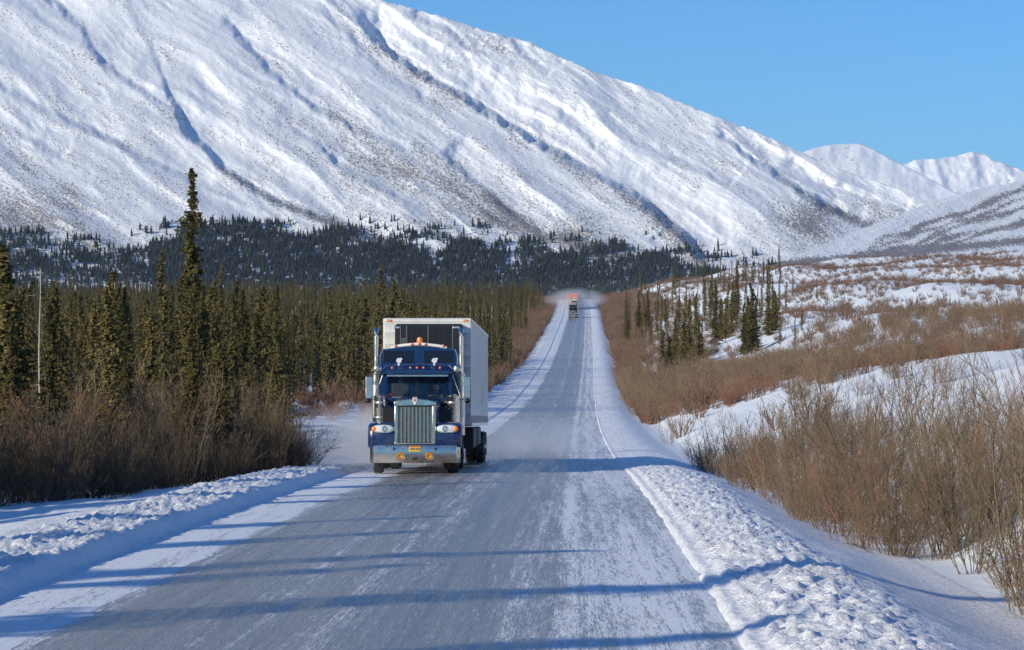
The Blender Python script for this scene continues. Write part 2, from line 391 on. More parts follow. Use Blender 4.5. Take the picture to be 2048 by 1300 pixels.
GULLY = [ # points, jump, width start, width end
    ([(700, 20), (745, 62), (780, 95), (860, 148), (940, 200), (1010, 240), (1130, 312), (1250, 372), (1330, 432), (1390, 490), (1425, 532)], 100, 40, 120),
    ([(230, -60), (290, 60), (330, 160), (370, 250), (440, 325), (520, 380), (600, 415), (700, 450), (810, 498)], 66, 110, 60),
    ([(440, 30), (500, 95), (560, 150), (640, 215), (720, 260), (830, 300)], 38, 60, 50),
    ([(60, -40), (150, 40), (210, 120), (300, 190)], 34, 60, 60),
    ([(-60, 130), (60, 200), (200, 265), (330, 330), (430, 380)], 30, 60, 50),
    ([(-80, 200), (40, 262), (130, 320)], 26, 50, 50),
    ([(540, 230), (640, 290), (720, 350), (820, 400)], 30, 60, 50),
    ([(880, 300), (960, 365), (1030, 425), (1090, 470)], 34, 60, 50),
    ([(640, 0), (720, 90), (790, 150), (860, 200)], 20, 50, 50),
    ([(820, 20), (900, 60), (960, 105)], 26, 50, 50),
    ([(1000, 60), (1060, 110), (1100, 150)], 26, 50, 50),
    ([(1090, 190), (1160, 250), (1200, 300)], 22, 30, 40),
    ([(1170, 210), (1290, 290), (1420, 345), (1470, 372)], 26, 70, 60),
    ([(1420, 250), (1500, 310), (1560, 345), (1640, 400), (1745, 445)], 60, 46, 34),
    ([(1560, 330), (1660, 375), (1760, 405), (1830, 420)], 26, 30, 30),
    ([(1310, 470), (1340, 500), (1360, 530)], 18, 30, 30),
]
def D_main(X, Y):
    y = 650 - Y
    # image space warp keeps the relief lines irregular
    wx = X + 12 * fbm(X / 170, Y / 170, 2, 41); wy = Y + 9 * fbm(X / 150, Y / 150, 2, 42)
    flat = 30 * np.minimum(y, 78) + 0
    steep = 2.55 * np.maximum(0, y - 78)
    D = flat + steep + .45 * X
    D = D + sstep(1450, 1900, X) * 90
    q = (wx * .56 + wy * .83); s_ = (wx * .83 - wy * .56)          # s_: down the fall line, q across it
    s_, q = (wx * .83 + wy * .56), (-wx * .56 + wy * .83)
    fade = sstep(60, 190, y)
    D = D - 20 * ridged(s_ / 700, q / 120, 3, 43, .40) * fade
    D = D - 1.3 * ridged(s_ / 60, q / 15, 2, 55, .5) * fade - 5.0 * ridged(s_ / 150, q / 38, 3, 44, .5) * fade * sstep(-.3, .4, noise(X / 200, Y / 120, 48))
    D = D + 4 * fbm(X / 130, Y / 90, 2, 45) * fade + 1.0 * fbm(X / 14, Y / 11, 2, 47) * fade + 5 * ridged(X / 36, Y / 30, 3, 49) * np.exp(-(((X - 1000) / 110) ** 2 + ((Y - 95) / 45) ** 2)) + 1.6 * ridged((X + Y * .3) / 26, Y / 70, 3, 46) * np.exp(-((pl_dist(X, Y, GULLY[0][0])[0] - 45) / 38) ** 2)
    for pts, J, w0, w1 in GULLY:
        dd, t = pl_dist(X + 9 * noise(X / 90, Y / 80, 50) + 7 * noise(X / 30, Y / 30, 51) + 2.5 * noise(X / 9, Y / 9, 52), Y + 5 * noise(X / 25, Y / 25, 53), pts)
        W = w0 + (w1 - w0) * t; env = sstep(0, .12 if J != 66 else .6, t) * (1 - sstep(.93, 1, t) * .7) * (.8 + .4 * noise(t * 3.5, t * 0 + J, 57))
        prof = sstep(-14, 4, dd) * (1 - np.clip(dd / W / 1.25, 0, 1)) * (1 - .25 * sstep(.8, 1.25, dd / W))
        D = D + J * env * prof * (1 + .30 * noise(t * 5, t * 0 + J, 54))
    return D
def veg_main(X, Y):
    y = 650 - Y
    v = .16 + .22 * (1 - sstep(60, 330, y)) - .10 * sstep(330, 620, y)
    v = v + .42 * np.exp(-(((X - 40) / 130) ** 2 + ((Y - 440) / 110) ** 2)) 
    v = v + .5 * np.exp(-(((X - 1620) / 60) ** 2 + ((Y - 445) / 36) ** 2))
    v = v + .35 * np.exp(-(((X - 850) / 260) ** 2 + ((Y - 350 - (X - 850) * .35) / 60) ** 2))
    v = v + .5 * np.exp(-(((X - 1120) / 170) ** 2 + ((Y - 480 - (X - 1120) * .28) / 16) ** 2))
    v = v + .25 * np.exp(-(((X - 960) / 120) ** 2 + ((Y - 80) / 45) ** 2))
    d, t = pl_dist(X, Y, GULLY[0][0]); v = v + .3 * np.exp(-((d + 14) / 16) ** 2) - .22 * sstep(4, 12, d) * (1 - sstep(50, 110, d))
    for k in (1, 7, 13):
        d, t = pl_dist(X, Y, GULLY[k][0]); v = v + .42 * np.exp(-((d + 8) / 9) ** 2) * sstep(.2, .6, t)
    v = v - .25 * np.exp(-(((X - 430) / 60) ** 2 + ((Y - 230) / 120) ** 2)) - .2 * np.exp(-(((X - 1420) / 70) ** 2 + ((Y - 420) / 60) ** 2))
    v = v - .15 * sstep(1480, 1600, X) * (1 - sstep(380, 420, Y))
    return np.clip(v, 0, 1)
SKY_MAIN = [(-700, -560), (-300, -400), (0, -290), (300, -180), (600, -70), (760, 0), (830, 18), (900, 38), (960, 58), (1010, 72), (1060, 84), (1100, 105), (1140, 122), (1200, 148), (1260, 165), (1310, 182), (1380, 213), (1450, 240), (1520, 266), (1600, 304), (1660, 330), (1716, 352), (1768, 368), (1829, 392), (1900, 425), (2100, 500), (2500, 590)]
RM = 1330.0
def main_point(x, y): return pix_to_world(x, y, RM * np.exp(D_main(x, y) / FPX))
def make_mountains():
    xs = np.concatenate([np.arange(-700, -40, 14.), np.arange(-40, 2090, 2.6), np.arange(2090, 2500, 14.)])
    sheet('mountain', xs, SKY_MAIN, 668, D_main, RM, veg_main, 300)
    # hill on the right, nearer than the mountain's foot
    sk = [(1380, 590), (1480, 560), (1540, 533), (1600, 508), (1700, 468), (1800, 428), (1880, 398), (1960, 376), (2048, 362), (2300, 300), (2700, 240), (3000, 230)]
    def Dr(X, Y):
        y = 650 - Y; D = 9.0 * y + .2 * (X - 1500) - 16 * ridged((X * .9 - Y * .4) / 420, (X * .4 + Y * .9) / 60, 3, 61) + 7 * fbm(X / 50, Y / 25, 4, 62)
        return D
    def vr(X, Y):
        v = .18 + 0 * X
        for c, sl, w_, a_ in ((432, -.36, 8, .8), (462, -.33, 7, .7), (478, -.25, 5, .7), (447, -.34, 5, .6), (490, -.30, 4, .5)):
            yy = c + sl * (X - 1900); dd = (Y - yy + 9 * noise(X / 60, Y / 40, int(c)))
            v = v + a_ * np.exp(-(dd / w_) ** 2) * sstep(1560 + (c % 7) * 22, 1760 + (c % 5) * 30, X)
        v = v + .9 * np.exp(-((Y - (530 - (X - 1560) * .100)) / 9) ** 2) + .3 * sstep(500, 540, Y)
        return np.clip(v, 0, 1.1)
    xs = np.concatenate([np.arange(1380, 2090, 2.6), np.arange(2090, 3000, 14.)])
    sheet('hill', xs, sk, 600, Dr, 1150, vr, 130, jag=2.0, mt=M_hill)
    # two far peaks
    def Dp(X, Y):
        y = 650 - Y; return 2.6 * y + .25 * X + 10 * fbm(X / 60, Y / 60, 4, 71) - 5 * ridged((X + Y * .25) / 110, Y / 260, 3, 72)
    sheet('rounded_peak', np.arange(1500, 2300, 3.), [(1500, 372), (1560, 330), (1606, 304), (1640, 293), (1675, 288), (1722, 287), (1745, 297), (1780, 318), (1820, 337), (1860, 358), (1900, 380), (2000, 430), (2300, 520)], 560, Dp, 6200, lambda X, Y: .0 * X, 90, jag=1.5)
    def Dq(X, Y):
        y = 650 - Y; return 2.4 * y + .1 * X - 14 * ridged((X - Y * .35) / 80, Y / 300, 3, 73) + 8 * fbm(X / 30, Y / 30, 3, 74)
    sheet('sharp_peak', np.arange(1700, 2700, 3.), [(1700, 372), (1780, 340), (1815, 326), (1845, 317), (1880, 318), (1910, 312), (1944, 302), (1966, 308), (1990, 320), (2020, 332), (2050, 343), (2150, 380), (2300, 360), (2700, 450)], 560, Dq, 8200, lambda X, Y: 0 * X, 90, jag=3.0, jscale=20)
# ------------------------------------------------------------------ vegetation meshes
def tubes3(segs, m, name, extra=None):
    """segs: list of polylines [(p, r), ...] -> one mesh of three sided tapered tubes"""
    V = []; F = []
    for pl in segs:
        n = len(pl); b = len(V); d = (pl[-1][0] - pl[0][0]); d = d.normalized() if d.length > 1e-6 else Vector((0, 0, 1))
        up = Vector((0, 0, 1)) if abs(d.z) < .85 else Vector((1, 0, 0)); a = d.cross(up).normalized(); c = a.cross(d)
        for p, r in pl:
            for k in range(3):
                t = 2.094 * k; V.append(tuple(p + (a * math.cos(t) + c * math.sin(t)) * r))
        for i in range(n - 1):
            for k in range(3):
                k2 = (k + 1) % 3; F.append((b + i * 3 + k, b + i * 3 + k2, b + i * 3 + 3 + k2, b + i * 3 + 3 + k))
    return np_mesh(name, V, F, [m], smooth=False)
def rv(s=1.0): return Vector((random.uniform(-s, s), random.uniform(-s, s), random.uniform(-s, s)))
def shrub_mesh(name, H, nst, m, spread=.55, thick=1.0, twigs=9, lean=(0, 0)):
    segs = []
    def grow(p, d, ln, r, n, wob, up, depth):
        pl = [(p.copy(), r)]; q = p.copy(); dd = d.copy(); st = ln / n
        for i in range(n):
            dd = (dd + rv(wob) + Vector((0, 0, up))).normalized(); q = q + dd * st
            pl.append((q.copy(), r * (1 - .8 * (i + 1) / n)))
        segs.append(pl)
        if depth == 0: return
        nt_ = twigs if depth == 2 else 3
        for k in range(nt_):
            f = random.uniform(.2, .98); i = min(int(f * n), n - 1); a = pl[i][0].lerp(pl[i + 1][0], f * n - i)
            dv = (pl[i + 1][0] - pl[i][0]).normalized() + rv(.75); dv.z = abs(dv.z) * .8 + .1
            l2 = ln * (1 - f * .6) * random.uniform(.22, .48) if depth == 2 else ln * random.uniform(.3, .6)
            grow(a, dv.normalized(), l2, max(r * .45, .0022 * thick), 3, .22, .10, depth - 1)
    for k in range(nst):
        a = random.uniform(0, 2 * math.pi); rr = random.uniform(0, .35 * H * .5)
        p = Vector((math.cos(a) * rr, math.sin(a) * rr, -.15))
        a2 = a + random.uniform(-.7, .7); t = random.uniform(.1, 1) * spread
        d = Vector((math.cos(a2) * t + lean[0], math.sin(a2) * t + lean[1], 1)).normalized()
        grow(p, d, H * random.uniform(.55, 1.08), random.uniform(.008, .014) * thick, 5, .13, .04, 2)
    return tubes3(segs, m, name)
def spruce_arrays(H, Rm, seed, dens=1.0, club=.0, sparse_top=.0, bare=.06, tuft=.26, pw=.85):
    rnd = random.Random(seed); V = []; F = []; TV = []; TF = []
    n = 7; lv = 9
    bend = [(rnd.uniform(-.02, .02) * H * i / lv, rnd.uniform(-.02, .02) * H * i / lv) for i in range(lv + 1)]
    for i in range(lv + 1):
        z = H * i / lv - (.3 if i == 0 else 0); r = (.013 * H + .02) * (1 - i / lv) + .008
        for k in range(n): TV.append((bend[i][0] + math.cos(2 * math.pi * k / n) * r, bend[i][1] + math.sin(2 * math.pi * k / n) * r, z))
    for i in range(lv):
        for k in range(n): k2 = (k + 1) % n; TF.append((i * n + k, i * n + k2, (i + 1) * n + k2, (i + 1) * n + k))
    def cx(z):
        f = max(0, min(.999, z / H)) * lv; i = int(f); t = f - i
        return bend[i][0] * (1 - t) + bend[i + 1][0] * t, bend[i][1] * (1 - t) + bend[i + 1][1] * t
    z = bare * H
    ph = rnd.uniform(0, 6)
    while z < H:
        h = z / H
        R0 = (Rm * ((1 - h) ** pw) * (.74 + .3 * math.sin(z * 2.1 + ph) * math.sin(z * .9 + ph * 2)) + .05) * rnd.uniform(.6, 1.25)
        if club and h > .86: R0 = max(R0, Rm * club * (1 - abs(h - .93) / .07) + .06)
        if sparse_top and h > .5: 
            R0 *= (.5 + .25 * h) + .6 * (rnd.random() < .22)
        nb = max(4, int(6.5 * dens))
        for k in range(nb):
            if rnd.random() < .10 + (.25 if sparse_top and h > .55 else 0): continue
            a = rnd.uniform(0, 2 * math.pi); ln = R0 * rnd.uniform(.4, 1.35); bx, by = cx(z)
            ca, sa = math.cos(a), math.sin(a); nt_ = max(2, int(ln / .17 * dens)); droop = rnd.uniform(.25, .7)
            for j in range(nt_):
                f = (j + .6) / nt_; rr = ln * f; zz = z - droop * ln * f + .25 * ln * f * f + rnd.uniform(-.06, .06)
                w_ = tuft * rnd.uniform(.6, 1.2) * (1 - .3 * f); lw = w_ * rnd.uniform(.30, .55)
                px, py = bx + ca * rr, by + sa * rr; oa = a + rnd.uniform(-.9, .9); co, so = math.cos(oa), math.sin(oa); dz = rnd.uniform(-.55, .15)
                tw = rnd.uniform(-.6, .6); b = len(V)
                V += [(px - co * w_ * .4, py - so * w_ * .4, zz + .03), (px - so * lw, py + co * lw, zz - tw * lw - .02), (px + co * w_ * .8, py + so * w_ * .8, zz + dz * w_), (px + so * lw, py - co * lw, zz + tw * lw - .02)]
                F.append((b, b + 1, b + 2, b + 3))
                if rnd.random() < .75:      # hanging tuft below the branch
                    b = len(V); hh = w_ * rnd.uniform(.5, .95); g = rnd.uniform(0, 3.14); cg, sg = math.cos(g) * lw, math.sin(g) * lw
                    V += [(px - cg, py - sg, zz + .04), (px + cg, py + sg, zz + .02), (px + cg * .5, py + sg * .5, zz - hh * .6), (px - cg * .3, py - sg * .3, zz - hh)]
                    F.append((b, b + 1, b + 2, b + 3))
        z += .15 / dens * rnd.uniform(.5, 1.7)
    b = len(V); bx, by = cx(H * .999)       # leader
    V += [(bx - .04, by, H - .35), (bx + .04, by, H - .35), (bx + .015, by, H + .12), (bx - .015, by, H + .12)]; F.append((b, b + 1, b + 2, b + 3))
    return np.array(V), np.array(F), np.array(TV), np.array(TF)
def spruce_meshes(tag_, *a, **k):
    V, F, TV, TF = spruce_arrays(*a, **k)
    cr = np_mesh('crown', V, F, [M_needle], smooth=False); tr = np_mesh('trunk', TV, TF, [M_bark])
    return cr, tr
def spruce_one(*a, **k):
    V, F, TV, TF = spruce_arrays(*a, **k)
    return np_mesh('spruce_tree', np.concatenate([V, TV]), np.concatenate([F, TF + len(V)]), [M_needle, M_bark], smooth=False, mi=[0] * len(F) + [1] * len(TF))
def scatter_stuff(name, protos, pts, rots, scls, idx, label, cat):
    """one object whose geometry nodes place copies of real, visible plants"""
    me = bpy.data.meshes.new(name); me.vertices.add(len(pts)); me.vertices.foreach_set('co', np.asarray(pts, np.float32).ravel())
    for nme, ty, arr in (('rz', 'FLOAT', rots), ('sc', 'FLOAT', scls), ('ix', 'INT', idx)):
        at = me.attributes.new(nme, ty, 'POINT'); at.data.foreach_set('value', np.asarray(arr, np.float32 if ty == 'FLOAT' else np.int32))
    me.update(); o = link(name, me); tag(o, label, cat, kind='stuff')
    ng = bpy.data.node_groups.new(name, 'GeometryNodeTree')
    ng.interface.new_socket('Geometry', in_out='INPUT', socket_type='NodeSocketGeometry'); ng.interface.new_socket('Geometry', in_out='OUTPUT', socket_type='NodeSocketGeometry')
    nd = ng.nodes; gi = nd.new('NodeGroupInput'); go = nd.new('NodeGroupOutput'); jn = nd.new('GeometryNodeJoinGeometry')
    def att(nm, ty): n = nd.new('GeometryNodeInputNamedAttribute'); n.data_type = ty; n.inputs[0].default_value = nm; return n.outputs[0]
    rz = att('rz', 'FLOAT'); sc_ = att('sc', 'FLOAT'); ix = att('ix', 'INT')
    cb = nd.new('ShaderNodeCombineXYZ'); ng.links.new(rz, cb.inputs[2])
    for k, pr in enumerate(protos):
        oi = nd.new('GeometryNodeObjectInfo'); oi.transform_space = 'ORIGINAL'; oi.inputs['Object'].default_value = pr
        cm = nd.new('FunctionNodeCompare'); cm.data_type = 'INT'; cm.operation = 'EQUAL'
        ii = [s for s in cm.inputs if s.type == 'INT']; ng.links.new(ix, ii[0]); ii[1].default_value = k
        ip = nd.new('GeometryNodeInstanceOnPoints')
        ng.links.new(gi.outputs[0], ip.inputs['Points']); ng.links.new(cm.outputs[0], ip.inputs['Selection']); ng.links.new(oi.outputs['Geometry'], ip.inputs['Instance'])
        oi.inputs['As Instance'].default_value = True
        ng.links.new(cb.outputs[0], ip.inputs['Rotation']); ng.links.new(sc_, ip.inputs['Scale'])
        ng.links.new(ip.outputs[0], jn.inputs[0])
    ng.links.new(jn.outputs[0], go.inputs[0])
    md = o.modifiers.new('scatter', 'NODES'); md.node_group = ng
    return o
def azpix(X, Y):      # photograph column of a world position
    c, s = math.cos(YAW), math.sin(YAW); return 1024 + FPX * (X * c + Y * s) / (-X * s + Y * c)

def make_spruces():
    specs = [(7.6, 1.35, 1), (6.4, 1.15, 2), (8.8, 1.45, 3), (5.2, 1.25, 4), (7.0, .95, 5), (9.6, 1.35, 6), (6.0, 1.35, 7), (8.0, 1.05, 8)]
    near = [spruce_meshes('n', H, Rm, s_, dens=1.6, tuft=.21, club=random.choice((0, 0, .3))) for H, Rm, s_ in specs]
    hs = [s_[0] for s_ in specs]
    rnd = np.random.RandomState(3)
    P_ = []   # x, y, variant, scale
    def clear(X, Y):
        d = X - road_c(Y)
        if Y < 80: return X < -8.9 - .385 * max(0, 72 - Y)
        if Y < 205: return X < min(-9.4, -.112 * Y)
        return d < -(9.5 + 2.5 * math.sin(Y * .03)) - (3.0 if Y > 500 else 0)
    # left forest
    for k in range(19000):
        Y = math.sqrt(rnd.uniform(66 ** 2, 980 ** 2)); u = rnd.uniform(-.25, -.012); X = u * Y
        if not clear(X, Y): continue
        dens = 1 if Y < 260 else .8
        if rnd.rand() > dens: continue
        if float(noise(np.array(X * .06), np.array(Y * .05), 81)) < -.42 and Y > 110: continue
        sc = rnd.uniform(.5, 1.08) * (.78 if Y < 100 else .86 if Y < 125 else 1.0) * (1.0 if Y < 300 else .82)
        vi = rnd.randint(8); sc *= (1.22 if 112 < Y < 420 else 1) * (.95 + .5 * float(noise(np.array(X * .11), np.array(Y * .07), 82))) * (1.3 if rnd.rand() < .07 else 1); cap = 6.3 if Y < 110 else 8.2 if Y < 180 else 10
        P_.append((X, Y, vi, min(sc, cap * rnd.uniform(.7, 1.05) / hs[vi]), 'L'))
    # thin the crowding near the camera
    keep = []; cell = {}
    for p in P_:
        s_ = 1.25 if p[1] < 130 else 1.75 if p[1] < 250 else 2.1 if p[1] < 500 else 2.4
        k = (int(p[0] / s_), int(p[1] / s_), s_)
        if k in cell: continue
        cell[k] = 1; keep.append(p)
    P_ = keep
    # right valley trees
    rt = [(1338, 300, .9), (1325, 330, .85), (1352, 340, .8), (1368, 322, .95), (1378, 345, 1.0), (1386, 310, .7), (1398, 330, 1.0), (1404, 352, .9), (1414, 300, .6), (1430, 372, 1.1), (1442, 392, 1.15), (1452, 385, 1.0), (1464, 398, 1.1), (1472, 410, .9), (1488, 316, .9), (1494, 322, 1.0), (1502, 318, 1.05), (1511, 325, .9), (1537, 345, 1.0), (1546, 352, .75), (1551, 350, .6), (1520, 420, .7), (1392, 420, .9), (1380, 450, .9), (1420, 460, 1.0), (1408, 480, .8), (1358, 470, .9), (1300, 440, .7), (1290, 480, .8), (1312, 500, .9), (1440, 520, 1.0), (1456, 540, .9), (1475, 530, 1.1), (1490, 560, .9), (1424, 590, 1.15), (1410, 600, .9), (1436, 560, .8), (1280, 520, .6), (1330, 540, .8), (1345, 560, .9), (1370, 560, .75), (1572, 470, .6), (1586, 520, .5), (1604, 330, .35), (1590, 300, .3), (1560, 310, .35), (1700, 420, .3), (1820, 330, .35), (1634, 500, .75), (1900, 380, .35)]
    for px, Y, sc in rt:
        X = math.tan(math.atan((px - 1024) / FPX) - YAW) * Y; P_.append((X, Y, rnd.randint(8), sc, 'T' if px == 1634 else 'R'))
    for k in range(110):
        px = rnd.uniform(1250, 1565); Y = rnd.uniform(440, 880); X = math.tan(math.atan((px - 1024) / FPX) - YAW) * Y
        if X - road_c(Y) > 9: P_.append((X, Y, rnd.randint(8), rnd.uniform(.5, .9), 'R'))
    # trees left of the frame whose shadows cross the road
    for X, Y, sc in ((-16.5, 10.5, 1.1), (-18, 15, 1.15), (-20, 26, 1.25), (-17.5, 22.5, .9), (-19.5, 31, 1.1), (-18.5, 32, .95), (-19, 40.5, 1.15), (-18.6, 49, 1.1), (-16.2, 50, .8), (-20, 53, 1.1), (-24, 40, 1.2), (-22, 50, 1.1), (-18, 57, 1.0), (-20, 60, .9), (-20, 2, 1.2), (-26, 20, 1.2), (-19, 21.3, 1.1), (-25, 15, 1.3), (-24.5, 16.5, 1.2), (-26, 27, 1.3), (-26, 28.3, 1.2)):
        P_.append((X - 2.5, Y - 2, (0, 2, 5, 7)[rnd.randint(4)], sc * (1.22 if 11 < Y < 16 else 1.0), 'S'))
    # size in the picture decides who is an individual
    def key(p):
        return -hs[p[2]] * p[3] / max(p[1], 25) * (1 if -20 < azpix(p[0], p[1]) < 2080 else 1.0 if p[4] == 'S' else .02) * (3 if p[4] in 'RT' else 1)
    P_.sort(key=key)
    ones = []
    spec1 = [(7.6, .95, 11), (6.2, .85, 12), (8.6, .95, 13), (7.0, .75, 14)]
    for i, (X, Y, vi, sc, side) in enumerate(P_[:298]):
        z = float(ground_z(X, Y)); rz = random.uniform(0, 6.28); name = 'spruce_tree'
        px_ = azpix(X, Y); hgt = 'tall' if sc * hs[vi] > 6.2 else 'short' if sc * hs[vi] < 4.6 else 'middle sized'
        zone = 'left of the grey dead trunk' if px_ < 76 else 'between the dead trunk and the tallest spruce' if px_ < 380 else 'between the tallest spruce and the blue truck' if px_ < 740 else 'behind the white trailer' if px_ < 985 else 'beside the far road'
        dep = 'front row' if Y < 95 else 'mid forest' if Y < 150 else 'deep forest'
        if side in 'LS': lab, grp = (f'{hgt} {dep} spruce {zone}' if side == 'L' else 'spruce beside the left verge throwing a long shadow over the road'), ('forest spruces left of the road' if side == 'L' else 'spruces shading the left verge')
        elif side == 'T': lab, grp = 'lone small spruce standing by itself on the open snowy slope at right', None
        else: lab, grp = f'{hgt} spruce {"nearer" if Y < 360 else "farther"} in the valley stand, ' + ('beside the roadside brush' if px_ < 1340 else 'in the middle of the stand' if px_ < 1460 else 'towards the open slope'), 'spruces in the valley right of the road'
        if i < 120 and side != 'T':
            o = empty(name, (X, Y, z), (0, 0, rz)); cr, tr = near[vi]
            link('trunk', tr, o); link('crown', cr, o); s_ = sc
        else:
            if len(ones) < 4:
                H, Rm, sd = spec1[len(ones)]; me = spruce_one(H, Rm, sd, dens=.95); o = link(name, me); ones.append(o)
            else: o = link(name, ones[i % 4].data)
            o.location = (X, Y, z); o.rotation_euler = (0, 0, rz); s_ = sc * hs[vi] / 7.4
        wd = random.uniform(.85, 1.2) * (1.15 if side == 'R' else 1.6 if side == 'S' else 1); o.scale = (s_ * wd, s_ * wd, s_ * (1.0 if side != 'T' else .9)); tag(o, lab, 'tree', grp)
    rest = P_[298:]
    pts = [(p[0], p[1], float(ground_z(p[0], p[1]))) for p in rest]
    scatter_stuff('spruce_forest', ones, pts, [random.uniform(0, 6.28) for _ in rest], [p[3] * hs[p[2]] / 7.4 for p in rest], [random.randrange(4) for _ in rest], 'dense dark spruce forest filling the valley left of the road', 'forest')
    # heroes
    def hero(px, Y, H, Rm, seed, label, **k):
        X = math.tan(math.atan((px - 1024) / FPX) - YAW) * Y; o = empty('spruce_tree', (X, Y, float(ground_z(X, Y))), (0, 0, 1.0))
        cr, tr = spruce_meshes('h', H, Rm, seed, **k); link('trunk', tr, o); link('crown', cr, o); tag(o, label, 'tree')
    hero(388, 96, 10.9, .74, 101, 'tallest spruce, far above the left forest, with a ragged thin top', dens=1.9, sparse_top=1, tuft=.19, pw=.42)
    hero(326, 105, 8.6, .62, 102, 'thin pointed spruce just left of the tallest spruce', dens=1.5, sparse_top=1, tuft=.2, pw=.6)
    hero(8, 72, 6.6, .95, 103, 'big dark bushy spruce at the left edge of the photo', dens=1.6)
    # grey dead snag
    X = math.tan(math.atan((80 - 1024) / FPX) - YAW) * 74; Z = float(ground_z(X, 74)); segs = []
    p = Vector((X, 74, Z - .2)); pl = [(p + Vector((.02 * math.sin(i), .02 * math.cos(i * 1.7), i * .78)), .052 - i * .0045) for i in range(9)]
    segs.append(pl)
    for k in range(26):
        i = random.randint(3, 7); q = pl[i][0] + Vector((0, 0, random.uniform(0, .7))); a = random.uniform(0, 6.28); d = Vector((math.cos(a), math.sin(a), -.1)); l = random.uniform(.15, .5)
        segs.append([(q, .012), (q + d * l, .004)])
    o = link('dead_tree', tubes3([[(p_ - p, r_) for p_, r_ in s_] for s_ in segs], M_snag, 'dead_tree')); o.location = p; tag(o, 'bare grey dead trunk standing in the brush near the left edge', 'dead tree')

def make_far_wood():
    """the wood on the mountain's foot: thousands of tiny trees as one object"""
    rnd = np.random.RandomState(5); X = rnd.uniform(-260, 1640, 60000); Yp = rnd.uniform(440, 612, 60000)
    top = np.interp(X, [-300, 0, 120, 240, 330, 400, 520, 700, 800, 900, 1000, 1100, 1200, 1300, 1420, 1500, 1640], [470, 470, 482, 520, 470, 455, 452, 470, 470, 488, 490, 500, 505, 512, 522, 540, 548])
    n1 = fbm(X / 90, Yp / 26, 3, 91); n2 = fbm(X / 26, Yp / 12, 2, 92)
    e = (Yp - top + 6) / 28 + n1 * 1.5 + n2 * .3
    pr = sstep(-.5, 1.3, e) * .95 + .012 * (Yp > top - 40)
    pr *= np.where(X < 300, .60, 1) * (.55 + .55 * sstep(-.35, .25, n2 + n1 * .4))
    pr *= 1 - .75 * np.exp(-((Yp - (560 + (X - 100) * .12)) / 12) ** 2) * (X < 330)
    pr = np.where((X > 400) & (X < 800) & (Yp > 545), pr * .75, pr)
    k = rnd.rand(len(X)) < pr * .78; X = X[k]; Yp = Yp[k]
    o_ = main_point(X, Yp)
    H = 2.6 + 5.2 * rnd.rand(len(X)) ** 1.5; Rr = H * rnd.uniform(.15, .21, len(X))
    V = []; F = []
    lv = [(0.0, .35), (.10, 1.0), (.42, .62), (.45, .88), (.72, .30), (.74, .5), (1.0, .02)]; n = 5
    base = np.array([[math.cos(2 * math.pi * j / n), math.sin(2 * math.pi * j / n)] for j in range(n)])
    nv = len(lv) * n
    A = np.zeros((len(X), nv, 3)); ph = rnd.uniform(0, 6.28, len(X)); ca, sa = np.cos(ph), np.sin(ph)
    for i, (z, r) in enumerate(lv):
        for j in range(n):
            jr = rnd.uniform(.6, 1.3, len(X)) * r * Rr; bx, by = base[j]
            A[:, i * n + j, 0] = o_[:, 0] + (bx * ca - by * sa) * jr; A[:, i * n + j, 1] = o_[:, 1] + (bx * sa + by * ca) * jr
            A[:, i * n + j, 2] = o_[:, 2] - .8 + z * (H + .8)
    fs = np.array([(i * n + j, i * n + (j + 1) % n, (i + 1) * n + (j + 1) % n, (i + 1) * n + j) for i in range(len(lv) - 1) for j in range(n)])
    F = (fs[None] + (np.arange(len(X)) * nv)[:, None, None]).reshape(-1, 4)
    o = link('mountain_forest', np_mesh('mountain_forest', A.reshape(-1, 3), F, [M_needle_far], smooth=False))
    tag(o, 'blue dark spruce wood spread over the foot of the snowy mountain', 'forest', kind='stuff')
    print('far trees', len(X))

